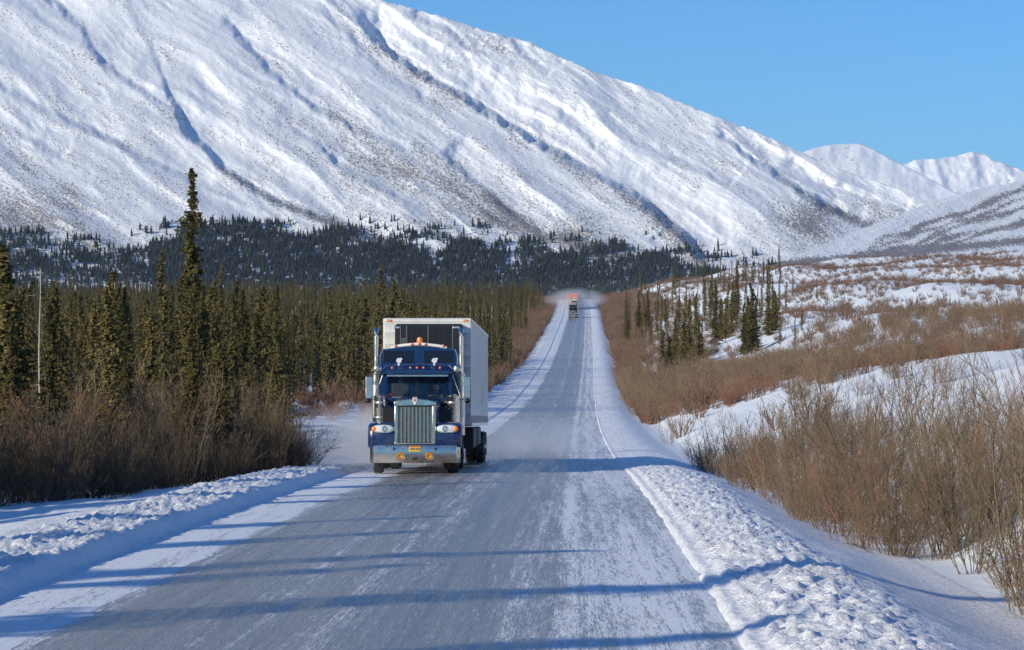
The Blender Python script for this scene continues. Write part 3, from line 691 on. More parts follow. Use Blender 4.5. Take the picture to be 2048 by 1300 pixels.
def make_shrubs():
    rnd = np.random.RandomState(9)
    def proto(name, H, n, m, **k): return shrub_mesh(name, H, n, m, **k)
    tan = [proto('willow_shrub', 1.9, 24, M_twig, spread=.9, twigs=9), proto('willow_shrub', 1.6, 24, M_twig, spread=1.2, twigs=9), proto('willow_shrub', 2.2, 16, M_twig, spread=.6, twigs=9), proto('willow_shrub', 1.3, 26, M_twig, spread=1.4, twigs=8)]
    tall = [proto('tall_willow', 3.0, 7, M_twig_dark, spread=.5, twigs=9, thick=1.5), proto('tall_willow', 2.6, 8, M_twig_red, spread=.6, twigs=9, thick=1.35), proto('tall_willow', 3.2, 6, M_twig, spread=.55, twigs=9, thick=1.6)]
    dark = [proto('alder_shrub', 2.4, 20, M_twig_dark, spread=.7, twigs=10, thick=1.3), proto('alder_shrub', 2.0, 22, M_twig_dark, spread=.9, twigs=10, thick=1.3), proto('alder_shrub', 2.8, 14, M_twig_dark, spread=.6, twigs=9, thick=1.3)]
    red = [proto('red_willow', 1.5, 18, M_twig_red, spread=.6, twigs=8, thick=1.5), proto('red_willow', 1.2, 20, M_twig_red, spread=.8, twigs=7, thick=1.6)]
    far = [proto('brush', 2.1, 16, M_twig_far, spread=.7, twigs=8, thick=2.6), proto('brush', 1.7, 18, M_twig_far, spread=.9, twigs=8, thick=2.6)]
    far2 = [proto('brush', 1.0, 14, M_twig_far, spread=.9, twigs=6, thick=2.6)]
    meshes = tan + tall + dark + red + far + far2          # indices: tan 0-3, tall 4-6, dark 7-9, red 10-11, far 12-13, low 14
    items = []   # x, y, idx, scale, zone
    def add(X, Y, i, s_, zone): items.append((X, Y, i, s_, zone))
    # right roadside thicket, close
    for k in range(1600):
        Y = rnd.uniform(17, 96); X = rnd.uniform(3.9, .205 * Y + 6)
        edge = 4.35 + .9 * float(noise(np.array(Y * .12), np.array(2.), 95)) + (.9 if Y < 40 else 0) - .2
        if Y < 30: edge = 5.0
        d = X - edge
        if d < 0: continue
        pr = math.exp(-d / 3.1) if d < 9 else .025
        if Y > 60: pr *= .9 - .010 * (Y - 60)
        if rnd.rand() > pr * 1.0: continue
        i = rnd.randint(4) if rnd.rand() < .62 else rnd.randint(4, 7) if rnd.rand() < .8 else 7
        s_ = rnd.uniform(.65, 1.05) * (.62 + .38 * min(1, d / 1.6))
        add(X, Y, i, s_, 'A')
    # mid hillside: brush belt and patches
    for k in range(52000):
        Y = math.sqrt(rnd.uniform(95 ** 2, 930 ** 2)); u = rnd.uniform(.004, .235); X = u * Y; d = X - road_c(Y)
        if d < 7.0: continue
        edge = 190 - (X - 5) * 2.6          # near border of the belt
        n_ = float(noise(np.array(X * .03 - Y * .004), np.array(Y * .012 + X * .008), 96)) + .5 * float(noise(np.array(X * .14), np.array(Y * .05), 97))
        if Y < edge: pr = .05
        else:
            belt = math.exp(-max(0, (Y - edge - 60)) / 90) * .9
            road = math.exp(-max(0, d - 16) / 7.0)
            patch = .24 + .60 * float(sstep(-.15, .35, np.array(n_)))
            pr = max(belt * (.55 + .6 * (n_ > -.35)), road, patch)
            if d > 24 and Y > 280: pr *= .62
            if 290 < Y < 640 and 1280 < azpix(X, Y) < 1560: pr *= .35
        if rnd.rand() > pr * .62: continue
        r_ = rnd.rand(); redn = float(noise(np.array(X * .05), np.array(Y * .03), 98))
        near_edge = edge < Y < edge + 18
        if (near_edge and r_ < .55) or (redn > .28 and r_ < .4): i = rnd.randint(10, 12)
        elif Y < 330: i = rnd.choice([0, 1, 2, 12, 13])
        else: i = rnd.choice([12, 13, 14])
        if d > 24 and Y > 280 and rnd.rand() < .5: i = 14
        add(X, Y, i, rnd.uniform(.7, 1.25) * (1.15 if d < 14 else .9), 'B' if d < 16 else 'C')
    # left verge: dark thicket in front of the forest
    for k in range(4200):
        Y = rnd.uniform(40, 98); X = rnd.uniform(-.25 * Y - 5, -6.5)
        edge = max(-14.5, -7.3 - .385 * max(0, 72 - Y)) - .15 * max(0, Y - 74) - .5 * float(noise(np.array(Y * .12), np.array(7.), 99))
        d = edge - X
        if d < 0 or d > 11: continue
        if rnd.rand() > .55 * math.exp(-d / 6): continue
        q_ = rnd.rand(); i = rnd.randint(7, 10) if q_ < .6 else rnd.randint(4, 7) if q_ < .85 else rnd.randint(4)
        add(X, Y, i, rnd.uniform(.5, 1.25) * (.6 + .4 * min(1, d / 2.5)), 'D')
    for k in range(900):     # clearing behind the truck: low red brush
        Y = rnd.uniform(150, 235); px = rnd.uniform(560, 760); X = math.tan(math.atan((px - 1024) / FPX) - YAW) * Y
        if rnd.rand() > (.16 if Y > 178 else .02): continue
        add(X, Y, 10 + rnd.randint(2), rnd.uniform(.6, 1.0), 'E')
    for k in range(3600):   # brush along the left of the far road
        Y = math.sqrt(rnd.uniform(190 ** 2, 940 ** 2)); d = -rnd.uniform(7.2, 17); X = road_c(Y) + d
        if rnd.rand() > .85: continue
        add(float(X), Y, rnd.choice([12, 13, 12, 0]), rnd.uniform(.8, 1.35), 'F')
    lab = {'A': ('bare tan willow in the tangled thicket beside the right snowbank', 'willows of the right roadside thicket'),
           'B': ('bare brown willow in the row along the right edge of the far road', 'brush along the right of the far road'),
           'C': ('low bare shrub on the snowy hillside right of the road', 'shrubs dotting the right hillside'),
           'D': ('dark leafless alder in the shaded thicket left of the road', 'alders of the left roadside thicket'),
           'E': ('low reddish willow in the snowy clearing behind the blue truck', 'red willows in the clearing'),
           'F': ('bare brown willow along the left edge of the far road', 'brush along the left of the far road')}
    kinds = {**{k: 'tan bushy willow' for k in range(4)}, 4: 'tall dark stemmed willow', 5: 'tall reddish willow', 6: 'tall tan willow', 7: 'dark alder', 8: 'wide dark alder', 9: 'tall dark alder', 10: 'red willow', 11: 'low red willow'}
    def where(zn, X, Y):
        px_ = azpix(X, Y)
        if zn == 'A': return ('at the snowbank edge, ' if X < 6.3 else 'up the bank, ') + ('nearest the camera at lower right' if Y < 32 else 'in the right thicket before its middle' if Y < 48 else 'in the right thicket past its middle' if Y < 66 else 'at the far end of the right thicket')
        if zn == 'D': return 'in the shaded left thicket, ' + ('at the left edge of the photo' if px_ < 76 else 'below the tallest spruce' if px_ < 420 else 'at the end nearest the blue truck')
        return None
    items.sort(key=lambda p: -p[3] / p[1] * (1 if -60 < azpix(p[0], p[1]) < 2110 else .02))
    firsts = {}; rest = []; cnt = {}
    for n_, (X, Y, i, s_, zn) in enumerate(items):
        if n_ < 285 or i not in firsts:
            o = link(meshes[i].name.split('.')[0], meshes[i]); firsts.setdefault(i, o)
            o.location = (X, Y, float(ground_z(X, Y))); o.rotation_euler = (random.uniform(-.1, .1), random.uniform(-.1, .1), random.uniform(0, 6.28)); o.scale = (s_,) * 3
            wh = where(zn, X, Y); tag(o, f'{kinds[i]} {wh}' if wh and i in kinds else lab[zn][0], 'shrub', lab[zn][1])
        else: rest.append((X, Y, i, s_, zn))
    ids = sorted(firsts); pos = {k: j for j, k in enumerate(ids)}
    protos = [firsts[k] for k in ids]
    for zs, nm, lb in (('ABC', 'hillside_brush', 'mass of bare reddish brown brush over the hillside right of the road'), ('DEF', 'roadside_brush', 'mass of bare brown brush in front of the forest left of the road')):
        rr = [p for p in rest if p[4] in zs]; print(nm, len(rr))
        scatter_stuff(nm, protos, [(p[0], p[1], float(ground_z(p[0], p[1]))) for p in rr], [random.uniform(0, 6.28) for _ in rr], [p[3] for p in rr], [pos[p[2]] for p in rr], lb, 'brush')
# ------------------------------------------------------------------ vehicles.  local frame: x = right in the photograph, y = backwards from the bumper, z = up
def paint(name, col, rough=.25, dirt=.35):
    m = mat(name, col, rough); P(m).inputs['Coat Weight'].default_value = .6; P(m).inputs['Coat Roughness'].default_value = .12
    v = coords(m); n = ntex(m, v, 2.2, 5, .65); z = N(m, 'ShaderNodeSeparateXYZ'); L(m, v, z.inputs[0])
    low = mth(m, 'SUBTRACT', 1.0, mth(m, 'MULTIPLY', z.outputs[2], .45), True)
    f = mth(m, 'MULTIPLY', ramp(m, n, [(.42, 0), (.7, 1)]), mth(m, 'MULTIPLY', low, dirt))
    L(m, mixc(m, f, col, (.30, .29, .28)), P(m).inputs['Base Color']); L(m, ramp(m, f, [(0, rough), (.5, .6)]), P(m).inputs['Roughness'])
    return m
def chrome(name='chrome', c=(.76, .68, .57), r=.14):
    m = mat(name, c, r, 1.0); n = ntex(m, coords(m), 5, 5, .7)
    L(m, ramp(m, n, [(.35, r), (.7, r + .28)]), P(m).inputs['Roughness']); L(m, ramp(m, n, [(.4, c), (.75, tuple(x * .72 for x in c))]), P(m).inputs['Base Color']); return m
M_blue = paint('blue_paint', (.004, .020, .085)); M_chrome = chrome(); M_grillemesh = chrome('bronze_mesh', (.30, .26, .19), .4)
M_black = mat('black_rubber', (.018, .018, .019), .8); M_tyre = mat('tyre_rubber', (.03, .03, .032), .85)
v = coords(M_tyre); n = ntex(M_tyre, v, 6, 4); L(M_tyre, ramp(M_tyre, n, [(.4, (.025, .025, .027)), (.7, (.12, .12, .125))]), P(M_tyre).inputs['Base Color'])
M_frame = mat('chassis_black', (.03, .03, .034), .6); M_dark = mat('dark_trim', (.012, .013, .016), .45)
M_white = paint('white_panel', (.88, .85, .79), .45, .3)
m = M_white; v_ = coords(m); z_ = N(m, 'ShaderNodeSeparateXYZ'); L(m, v_, z_.inputs[0]); seam = mth(m, 'LESS_THAN', mth(m, 'FRACT', mth(m, 'DIVIDE', z_.outputs[1], 1.22)), .028)
src = P(m).inputs['Base Color'].links[0].from_socket; st_ = ramp(m, ntex(m, coords(m, scale=(1, 2.2, .25)), 2.0, 4), [(.45, 0), (.75, .5)])
L(m, mixc(m, mth(m, 'MULTIPLY', seam, .55), mixc(m, st_, src, (.50, .48, .45)), (.30, .30, .31)), P(m).inputs['Base Color'])
M_alu = mat('brushed_aluminium', (.62, .62, .6), .38, .85)
M_amber = mat('amber_lens', (.80, .20, .02), .25); P(M_amber).inputs['Emission Color'].default_value = (1, .25, .03, 1); P(M_amber).inputs['Emission Strength'].default_value = .15
M_fog = mat('fog_glass', (.42, .20, .02), .5); M_lamp = mat('lamp_glass', (.60, .62, .64), .10); P(M_lamp).inputs['Emission Color'].default_value = (1, .97, .9, 1); P(M_lamp).inputs['Emission Strength'].default_value = .08
M_yellow = mat('yellow_plate', (.72, .48, .03), .5); M_red = mat('red_enamel', (.5, .03, .03), .4); M_ink = mat('plate_ink', (.10, .06, .10), .6)
M_orange = paint('orange_paint', (.75, .16, .05), .4); M_cream = paint('cream_paint', (.74, .68, .55), .35); M_navy = paint('black_paint', (.012, .014, .02), .3)
M_cloth = mat('driver_jacket', (.05, .06, .09), .8); M_skin = mat('skin', (.55, .33, .24), .55); M_hair = mat('cap_cloth', (.04, .035, .03), .8)
M_seat = mat('seat_cloth', (.06, .06, .065), .8); M_grey = mat('grey_plastic', (.16, .17, .18), .5)
M_glass = bpy.data.materials.new('tinted_glass'); M_glass.use_nodes = True; m = M_glass; m.node_tree.nodes.clear()
gt = N(m, 'ShaderNodeBsdfTransparent'); gt.inputs[0].default_value = (.86, .92, .92, 1); gg = N(m, 'ShaderNodeBsdfGlossy'); gg.inputs['Roughness'].default_value = .04; gg.inputs[0].default_value = (.9, .95, 1, 1)
fr = N(m, 'ShaderNodeFresnel'); fr.inputs[0].default_value = 1.5; mx = N(m, 'ShaderNodeMixShader'); L(m, mth(m, 'ADD', mth(m, 'MULTIPLY', fr.outputs[0], .55), .01), mx.inputs[0]); L(m, gt.outputs[0], mx.inputs[1]); L(m, gg.outputs[0], mx.inputs[2])
om = N(m, 'ShaderNodeOutputMaterial'); L(m, mx.outputs[0], om.inputs[0])
M_dglass = mat('dark_glass', (.01, .014, .02), .06)

def wheel(parent, x, y, r=.52, w=.28, dual=False, front=False, side=1):
    t = MB(); prof = [(-w / 2, r * .58), (-w / 2, r * .92), (-w / 2 + .03, r * .985), (-w / 2 + .06, r)]
    for g in (-.28, -.02, .24):
        prof += [(g * w - .0, r), (g * w + .004, r - .018), (g * w + .014, r - .018), (g * w + .018, r)]
    prof += [(w / 2 - .06, r), (w / 2 - .03, r * .985), (w / 2, r * .92), (w / 2, r * .58)]
    cs = [0] if not dual else [0, -side * (w + .05)]
    for c in cs: t.lathe(prof, (x + c, y, r), 'x', 36)
    wh = t.build('wheel', M_tyre, parent, smooth=True)
    k = MB(); o = side
    k.lathe([(o * (w / 2 - .01), r * .60), (o * (w / 2 - .04), r * .56), (o * (w / 2 - .10 if not front else w / 2 - .02), r * .42), (o * (w / 2 - .10 if not front else w / 2), r * .20), (o * (w / 2 + .02), r * .16), (o * (w / 2 + .04), .02)], (x, y, r), 'x', 28)
    for q in range(10):
        a = 2 * math.pi * q / 10; k.lathe([(o * (w / 2 - .06), .016), (o * (w / 2 + .02), .012)], (x, y + math.cos(a) * r * .33, r + math.sin(a) * r * .33), 'x', 6)
    k.build('rim', M_alu, wh, smooth=True)
    return wh
def tractor(name, loc, rot, body, label, detail=True, top=None):
    T = empty(name, loc, rot)
    top = top or body
    # ---- bumper
    b = MB(); b.loft([[(-1.2 + abs(q), .10 + (.18 if i in (0, 3) else 0), z) for q, z in ()] for i in range(0)]) if False else None
    b = MB(); secs = []
    for x, y in ((-1.20, .34), (-1.19, .16), (-1.10, .04), (-.6, .0), (0, -.015), (.6, .0), (1.10, .04), (1.19, .16), (1.20, .34)):
        secs.append([(x, y + .05, .29), (x, y + .015, .34), (x, y - .02, .71), (x, y + .01, .76), (x, y + .10, .76), (x, y + .10, .29)])
    b.loft(secs); bp = b.build('bumper', M_chrome, T, smooth=True)
    for x0, x1, q0, q1 in ((-.585, -.515, .63, .69), (.515, .585, .63, .69), (-.075, .075, .375, .425)): MB().box(x0, x1, -.03, .02, q0, q1).build('tow_opening', M_dark, bp, bevel=.01)
    for x in (-.38, .38):
        f = MB().lathe([(-.05, .02), (-.075, .06), (-.07, .095), (-.02, .10), (.03, .07)], (x, -.02, .47), 'y', 20).build('fog_lamp', M_fog, bp, smooth=True)
        MB().lathe([(-.06, .098), (-.065, .112), (-.01, .112), (.0, .098)], (x, -.02, .47), 'y', 20, caps=False).build('lamp_ring', M_chrome, f, smooth=True)
    pl = MB().box(-.16, .15, -.045, -.025, .585, .74).build('license_plate', M_yellow, T, bevel=.006)
    if detail:
        t = MB()
        for i in range(6): x = -.115 + i * .042 + (.012 if i > 2 else 0); t.box(x, x + .026, -.049, -.0455, .63, .69)
        t.build('plate_characters', M_ink, pl)
        MB().box(-.16, .15, -.0485, -.0455, .715, .735).build('plate_band', M_red, pl)
    # ---- grille
    g = MB()
    g.box(-.545, -.455, -.0, .12, .80, 1.80); g.box(.455, .545, -.0, .12, .80, 1.80); g.box(-.545, .545, -.002, .12, .775, .83)
    cr = [(-.56, 1.80), (.56, 1.80), (.555, 1.91), (.35, 1.955), (.10, 1.985), (-.10, 1.985), (-.35, 1.955), (-.555, 1.91)]
    g.loft([[(x, -.015, z) for x, z in cr], [(x, .14, z + .012) for x, z in cr]])
    gs = g.build('grille_surround', M_chrome, T, bevel=.018, smooth=True)
    MB().box(-.455, .455, .055, .075, .83, 1.77).build('grille_mesh', M_grillemesh, gs)
    bars = MB()
    for i in range(1, 9): x = -.455 + .91 * i / 9; bars.box(x - .007, x + .007, .02, .055, .83, 1.77)
    for i in range(1, 19): z = .83 + .94 * i / 19; bars.box(-.455, .455, .046, .054, z - .003, z + .003)
    bars.build('grille_bars', M_chrome, gs)
    if detail:
        e = MB(); sh = [(-.055, 2.03), (.055, 2.03), (.06, 1.93), (.03, 1.86), (0, 1.82), (-.03, 1.86), (-.06, 1.93)]
        e.loft([[(x, -.045, z) for x, z in sh], [(x, -.018, z) for x, z in sh]]); em = e.build('hood_emblem', M_white, gs, bevel=.006)
        e = MB(); e.box(-.032, -.010, -.05, -.046, 1.90, 2.0); e.box(-.010, .032, -.05, -.046, 1.94, 1.96); e.box(.012, .032, -.05, -.046, 1.90, 1.94); e.box(.012, .032, -.05, -.046, 1.96, 2.0); e.box(-.04, .04, -.05, -.046, 2.01, 2.025)
        e.build('emblem_mark', M_red, em)
    # ---- hood: long, widening and rising to the windscreen
    hd = MB(); secs = []
    for y, wd, zt, zs in ((.12, .53, 1.91, 1.77), (.6, .56, 1.96, 1.80), (1.2, .60, 2.01, 1.82), (1.9, .65, 2.04, 1.84), (2.55, .70, 2.07, 1.86), (2.72, .74, 2.08, 1.86)):
        secs.append([(-wd, y, 1.05), (-wd, y, zs - .12), (-wd * .96, y, zs), (-wd * .75, y, zt - .055), (-wd * .35, y, zt - .01), (-.05, y, zt), (0, y, zt + .012), (.05, y, zt), (wd * .35, y, zt - .01), (wd * .75, y, zt - .055), (wd * .96, y, zs), (wd, y, zs - .12), (wd, y, 1.05)])
    hd.loft(secs); hd.build('hood', body, T, smooth=True)
    # ---- fenders with headlamps
    for s_ in (-1, 1):
        f = MB(); arc = [(.06, .70), (.03, .78), (.03, 1.12), (.09, 1.24), (.30, 1.34), (.75, 1.38), (1.25, 1.34), (1.65, 1.18), (1.85, .92), (1.92, .62)]
        inn = [(y + (.05 if i < 4 else 0), z - (.05 if i > 2 else 0)) for i, (y, z) in enumerate(arc)]
        xs = [(.555, 0), (.85, 0), (1.12, .0), (1.20, .035), (1.245, .11)]
        ss = []
        for x, dr in xs: ss.append([(s_ * x, y + dr * (1 if i < 4 else 0), z - dr * .6 * (i > 2)) for i, (y, z) in enumerate(arc)] + [(s_ * x, y + dr * (1 if i < 4 else 0), z - dr * .6 * (i > 2)) for i, (y, z) in reversed(list(enumerate(inn)))])
        fd = f.loft(ss).build('fender', body, T, smooth=True)
        MB().box(min(s_ * .6, s_ * 1.15), max(s_ * .6, s_ * 1.15), .09, .13, .50, .90).build('fender_apron', M_dark, fd)
        hl = MB(); cx_ = s_ * .85
        pts = []
        for k in range(16):
            a = 2 * math.pi * k / 16; pts.append((cx_ + s_ * .0 + math.copysign(abs(math.cos(a)) ** .7, math.cos(a)) * .27, math.copysign(abs(math.sin(a)) ** .8, math.sin(a)) * .098 + 1.19))
        hl.loft([[(x, .06, z) for x, z in pts], [(x, -.03, z) for x, z in pts], [(cx_ + (x - cx_) * .86, -.055, 1.19 + (z - 1.19) * .84) for x, z in pts]])
        ho = hl.build('headlight', M_lamp, T, smooth=True)
        MB().ball((s_ * 1.075, -.02, 1.19), (.075, .05, .075), 10).build('turn_signal', M_amber, ho, smooth=True)
        bz = MB(); bz.loft([[(cx_ + (x - cx_) * 1.08, .05, 1.19 + (z - 1.19) * 1.16) for x, z in pts], [(cx_ + (x - cx_) * 1.08, -.012, 1.19 + (z - 1.19) * 1.16) for x, z in pts]]); bz.build('bezel', M_chrome, ho, smooth=True)
        q = MB(); q.lathe([(-.052, .02), (-.052, .07), (-.06, .078), (-.04, .083), (.02, .083)], (s_ * .80, -.004, 1.19), 'y', 20, caps=False); q.build('reflector', M_chrome, ho, smooth=True)
        MB().box(min(s_ * .53, s_ * .66), max(s_ * .53, s_ * .66), -.02, .06, 1.13, 1.25).build('lamp_bracket', M_chrome, ho, bevel=.02)
        # air cleaner
        ac = MB().lathe([(-.50, .06), (-.50, .15), (-.46, .185), (.25, .185), (.27, .195), (.30, .195), (.32, .17), (.34, .05)], (s_ * .99, 2.3, 1.78), 'z', 28).build('air_cleaner', M_chrome, T, smooth=True)
        for zz in (-.30, .10): MB().lathe([(zz, .188), (zz, .193), (zz + .04, .193), (zz + .04, .188)], (s_ * .99, 2.3, 1.78), 'z', 28).build('strap', M_alu, ac, smooth=True)
        MB().tube([(s_ * .99, 2.3, 2.0), (s_ * .85, 2.45, 1.95), (s_ * .62, 2.5, 1.8)], .06).build('intake_pipe', M_dark, ac, smooth=True)
    # engine bay dark parts beside the hood
    MB().box(-.95, .95, 1.9, 2.5, 1.20, 1.75).build('fire_wall', M_dark, T, bevel=.03)
    # ---- cab
    y0, y1 = 2.72, 4.0; W = .96
    c = MB(); c.box(-W, W, y0, y1, .98, 2.02); lower = c.build('cab_body', body, T, bevel=.04)
    for s_ in (-1, 1):
        p = MB()
        p.loft([[(s_ * (W - .09), y0 + .02, 2.0), (s_ * W, y0 + .02, 2.0), (s_ * W, y0 + .12, 2.0), (s_ * (W - .09), y0 + .12, 2.0)], [(s_ * (W - .12), y0 + .22, 2.72), (s_ * (W - .03), y0 + .22, 2.72), (s_ * (W - .03), y0 + .32, 2.72), (s_ * (W - .12), y0 + .32, 2.72)]])
        p.build('pillar', body, T); p = MB()
        p.box(min(s_ * (W - .07), s_ * (W - .0)), max(s_ * (W - .07), s_ * W), y1 - .16, y1, 2.0, 2.72)
        p.build('pillar', body, T)
    rf = MB(); secs = []
    for y, dz in ((y0 + .10, -.02), (y0 + .22, .10), (y0 + .5, .17), (y1, .19)):
        secs.append([(-W, y, 2.70), (-W, y, 2.76 + dz * .5), (-W + .1, y, 2.80 + dz), (0, y, 2.83 + dz), (W - .1, y, 2.80 + dz), (W, y, 2.76 + dz * .5), (W, y, 2.70)])
    roof = rf.loft(secs).build('roof', top, T, smooth=True)
    vs = MB(); vs.loft([[(-.86, y0 + .10, 2.70), (.86, y0 + .10, 2.70), (.86, y0 + .13, 2.72), (-.86, y0 + .13, 2.72)], [(-.84, y0 - .10, 2.62), (.84, y0 - .10, 2.62), (.84, y0 - .10, 2.655), (-.84, y0 - .10, 2.655)]]); vs.build('sun_visor', M_chrome, T)
    gl = MB()
    for x0, x1 in ((-.85, -.02), (.02, .85)):
        gl.loft([[(x0, y0 + .03, 2.03), (x1, y0 + .03, 2.03), (x1, y0 + .045, 2.03), (x0, y0 + .045, 2.03)], [(x0 * .97, y0 + .24, 2.71), (x1 * .97, y0 + .24, 2.71), (x1 * .97, y0 + .255, 2.71), (x0 * .97, y0 + .255, 2.71)]])
    gw = gl.build('windshield', M_glass if detail else M_dglass, T)
    MB().loft([[(-.02, y0 + .0, 2.03), (.02, y0 + .0, 2.03), (.02, y0 + .04, 2.03), (-.02, y0 + .04, 2.03)], [(-.02, y0 + .21, 2.71), (.02, y0 + .21, 2.71), (.02, y0 + .25, 2.71), (-.02, y0 + .25, 2.71)]]).build('divider', M_dark, gw)
    if detail:
        MB().tube([(-.30, y0 + .01, 2.05), (-.10, y0 + .13, 2.45)], .008, 6).build('wiper', M_dark, gw); MB().tube([(.10, y0 + .01, 2.05), (.36, y0 + .10, 2.36)], .008, 6).build('wiper', M_dark, gw)
    for s_ in (-1, 1): MB().box(min(s_ * (W - .025), s_ * (W - .035)), max(s_ * (W - .025), s_ * (W - .035)), y0 + .3, y1 - .17, 2.03, 2.70).build('side_window', M_glass if detail else M_dglass, T)
    for s_ in (-1, 1):
        d = MB().box(min(s_ * (W + .0), s_ * (W + .018)), max(s_ * (W + .0), s_ * (W + .018)), y0 + .14, y1 - .1, 1.06, 2.0).build('door', body, T, bevel=.006)
        MB().box(min(s_ * (W + .02), s_ * (W + .05)), max(s_ * (W + .02), s_ * (W + .05)), y1 - .32, y1 - .18, 1.72, 1.76).build('handle', M_chrome, d, bevel=.006)
        MB().box(min(s_ * .72, s_ * 1.12), max(s_ * .72, s_ * 1.12), 2.75, 3.9, .42, .95).build('step_box', M_alu, T, bevel=.03)
    MB().box(-.92, .92, y0 + .06, y0 + .42, 1.92, 2.04).build('dashboard', M_grey, T, bevel=.03)
    # ---- lights on the roof
    for x in (-.70, -.20, -.02, .16, .62):
        lm = MB().ball((x, y0 + .17, 2.86), (.036, .05, .036), 8).build('marker_light', M_amber, T, smooth=True)
    if detail:
        for x in (-.52, .46):
            s1 = MB().lathe([(-.08, .03), (-.085, .066), (-.04, .078), (.04, .05), (.07, .03)], (x, y0 + .30, 3.06), 'y', 18).build('spot_lamp', M_lamp, T, smooth=True)
            MB().tube([(x, y0 + .32, 2.92), (x, y0 + .32, 3.0)], .03).lathe([(-.12, .02), (-.13, .04), (-.08, .04), (.0, .03), (.1, .02)], (x + .05, y0 + .36, 3.10), 'y', 14).build('lamp_mount', M_white, s1, smooth=True)
    # ---- sleeper
    ys0, ys1 = 4.02, 6.0; Ws = 1.10
    sp = MB(); prof = [(-Ws, .95), (-Ws, 3.25), (-Ws + .08, 3.42), (-.55, 3.48), (0, 3.50), (.55, 3.48), (Ws - .08, 3.42), (Ws, 3.25), (Ws, .95)]
    sp.loft([[(x * .97, ys0 + .0 + max(0, z - 2.9) * .25, z - .02) for x, z in prof], [(x, ys0 + .16 + max(0, z - 2.9) * .25, z) for x, z in prof], [(x, ys1, z) for x, z in prof]])
    slp = sp.build('sleeper', top, T, smooth=True)
    for s_ in (-1, 1):
        x0, x1 = sorted((s_ * .13, s_ * 1.0)); q = MB()
        q.loft([[(x0, 4.075, 3.04), (x1, 4.075, 3.04), (x1 * 1.0 if s_ > 0 else x1, 4.13, 3.36), (x0, 4.13, 3.36)], [(x0, 4.12, 3.04), (x1, 4.12, 3.04), (x1, 4.18, 3.36), (x0, 4.18, 3.36)]])
        q.build('sleeper_window', M_dglass, slp, bevel=.01)
    edge = MB().tube([(x, 4.2, z) for x, z in ((-.78, 3.44), (-.55, 3.50), (-.2, 3.54), (0, 3.55), (.2, 3.54), (.55, 3.50), (.78, 3.45))], .045, 8).build('roof_trim', M_white, slp, smooth=True)
    for x in (-.66, -.20, 0, .18, .68): MB().ball((x, 4.15, 3.57 - abs(x) * .10), (.038, .04, .04), 8).build('marker_light', M_amber, slp, smooth=True)
    if detail:
        MB().lathe([(0, .10), (.04, .10), (.06, .085), (.17, .075), (.20, .02)], (0.02, 4.5, 3.56), 'z', 16).build('beacon', M_amber, slp, smooth=True)
    # ---- stacks, mirrors, round mirrors
    for s_ in (-1, 1):
        st = MB().tube([(s_ * 1.19, 4.15, 1.0), (s_ * 1.19, 4.15, 2.72)], .105, 18).tube([(s_ * 1.19, 4.15, 2.70), (s_ * 1.19, 4.15, 3.78), (s_ * 1.19, 4.20, 3.88), (s_ * 1.19, 4.34, 3.97)], [.062, .062, .066, .075], 16).build('exhaust_stack', M_chrome, T, smooth=True)
        MB().lathe([(0, .112), (.9, .112)], (s_ * 1.19, 4.15, 1.5), 'z', 18, 150, 390).build('heat_shield', M_alu, st, smooth=True)
        MB().lathe([(-.002, .07), (-.002, .01)], (s_ * 1.19, 4.30, 3.945), 'z', 16).build('pipe_mouth', M_dark, st)
        mi = MB().box(min(s_ * 1.24, s_ * 1.43), max(s_ * 1.24, s_ * 1.43), 2.76, 2.80, 2.02, 2.62).build('mirror', M_chrome, T, bevel=.02)
        MB().box(min(s_ * 1.26, s_ * 1.41), max(s_ * 1.26, s_ * 1.41), 2.802, 2.808, 2.05, 2.59).build('mirror_glass', M_dglass, mi)
        br = MB().tube([(s_ * .95, 2.95, 2.70), (s_ * 1.32, 2.80, 2.66), (s_ * 1.33, 2.78, 2.60)], .014, 6).tube([(s_ * .97, 2.9, 2.0), (s_ * 1.32, 2.80, 1.98), (s_ * 1.33, 2.78, 2.04)], .014, 6).tube([(s_ * .96, 2.95, 2.68), (s_ * 1.2, 2.86, 2.02)], .012, 6).build('mirror_arm', M_chrome, mi, smooth=True)
        MB().ball((s_ * 1.10, 2.80, 2.83), (.115, .05, .115), 14).tube([(s_ * 1.0, 2.95, 2.75), (s_ * 1.08, 2.82, 2.83)], .014, 6).build('round_mirror', M_chrome, T, smooth=True)
        MB().ball((s_ * 1.37, 2.76, 1.95), (.08, .04, .06), 10).build('wide_mirror', M_dark, mi, smooth=True)
        tk = MB().lathe([(0, .28), (.01, .31), (1.45, .31), (1.46, .28)], (s_ * .90, 4.1, .68), 'y', 26).build('fuel_tank', M_alu, T, smooth=True)
    # ---- chassis and wheels
    fr_ = MB()
    for s_ in (-1, 1): fr_.box(min(s_ * .38, s_ * .46), max(s_ * .38, s_ * .46), .3, 9.2, .72, .98)
    fr_.box(-.9, .9, 1.02, 1.14, .42, .54); fr_.box(-.5, .5, .3, 2.2, .60, 1.0); fr_.box(-.6, .6, 6.9, 8.6, .98, 1.08)
    for y in (7.25, 8.6): fr_.tube([(-1.0, y, .52), (1.0, y, .52)], .09, 10)
    fr_.build('chassis', M_frame, T)
    for s_ in (-1, 1):
        wheel(T, s_ * 1.0, 1.02, front=True, side=s_)
        for y in (7.25, 8.6): wheel(T, s_ * 1.08, y, dual=True, side=s_)
        MB().box(min(s_ * .72, s_ * 1.24), max(s_ * .72, s_ * 1.24), 9.22, 9.24, .25, .98).build('mud_flap', M_black, T)
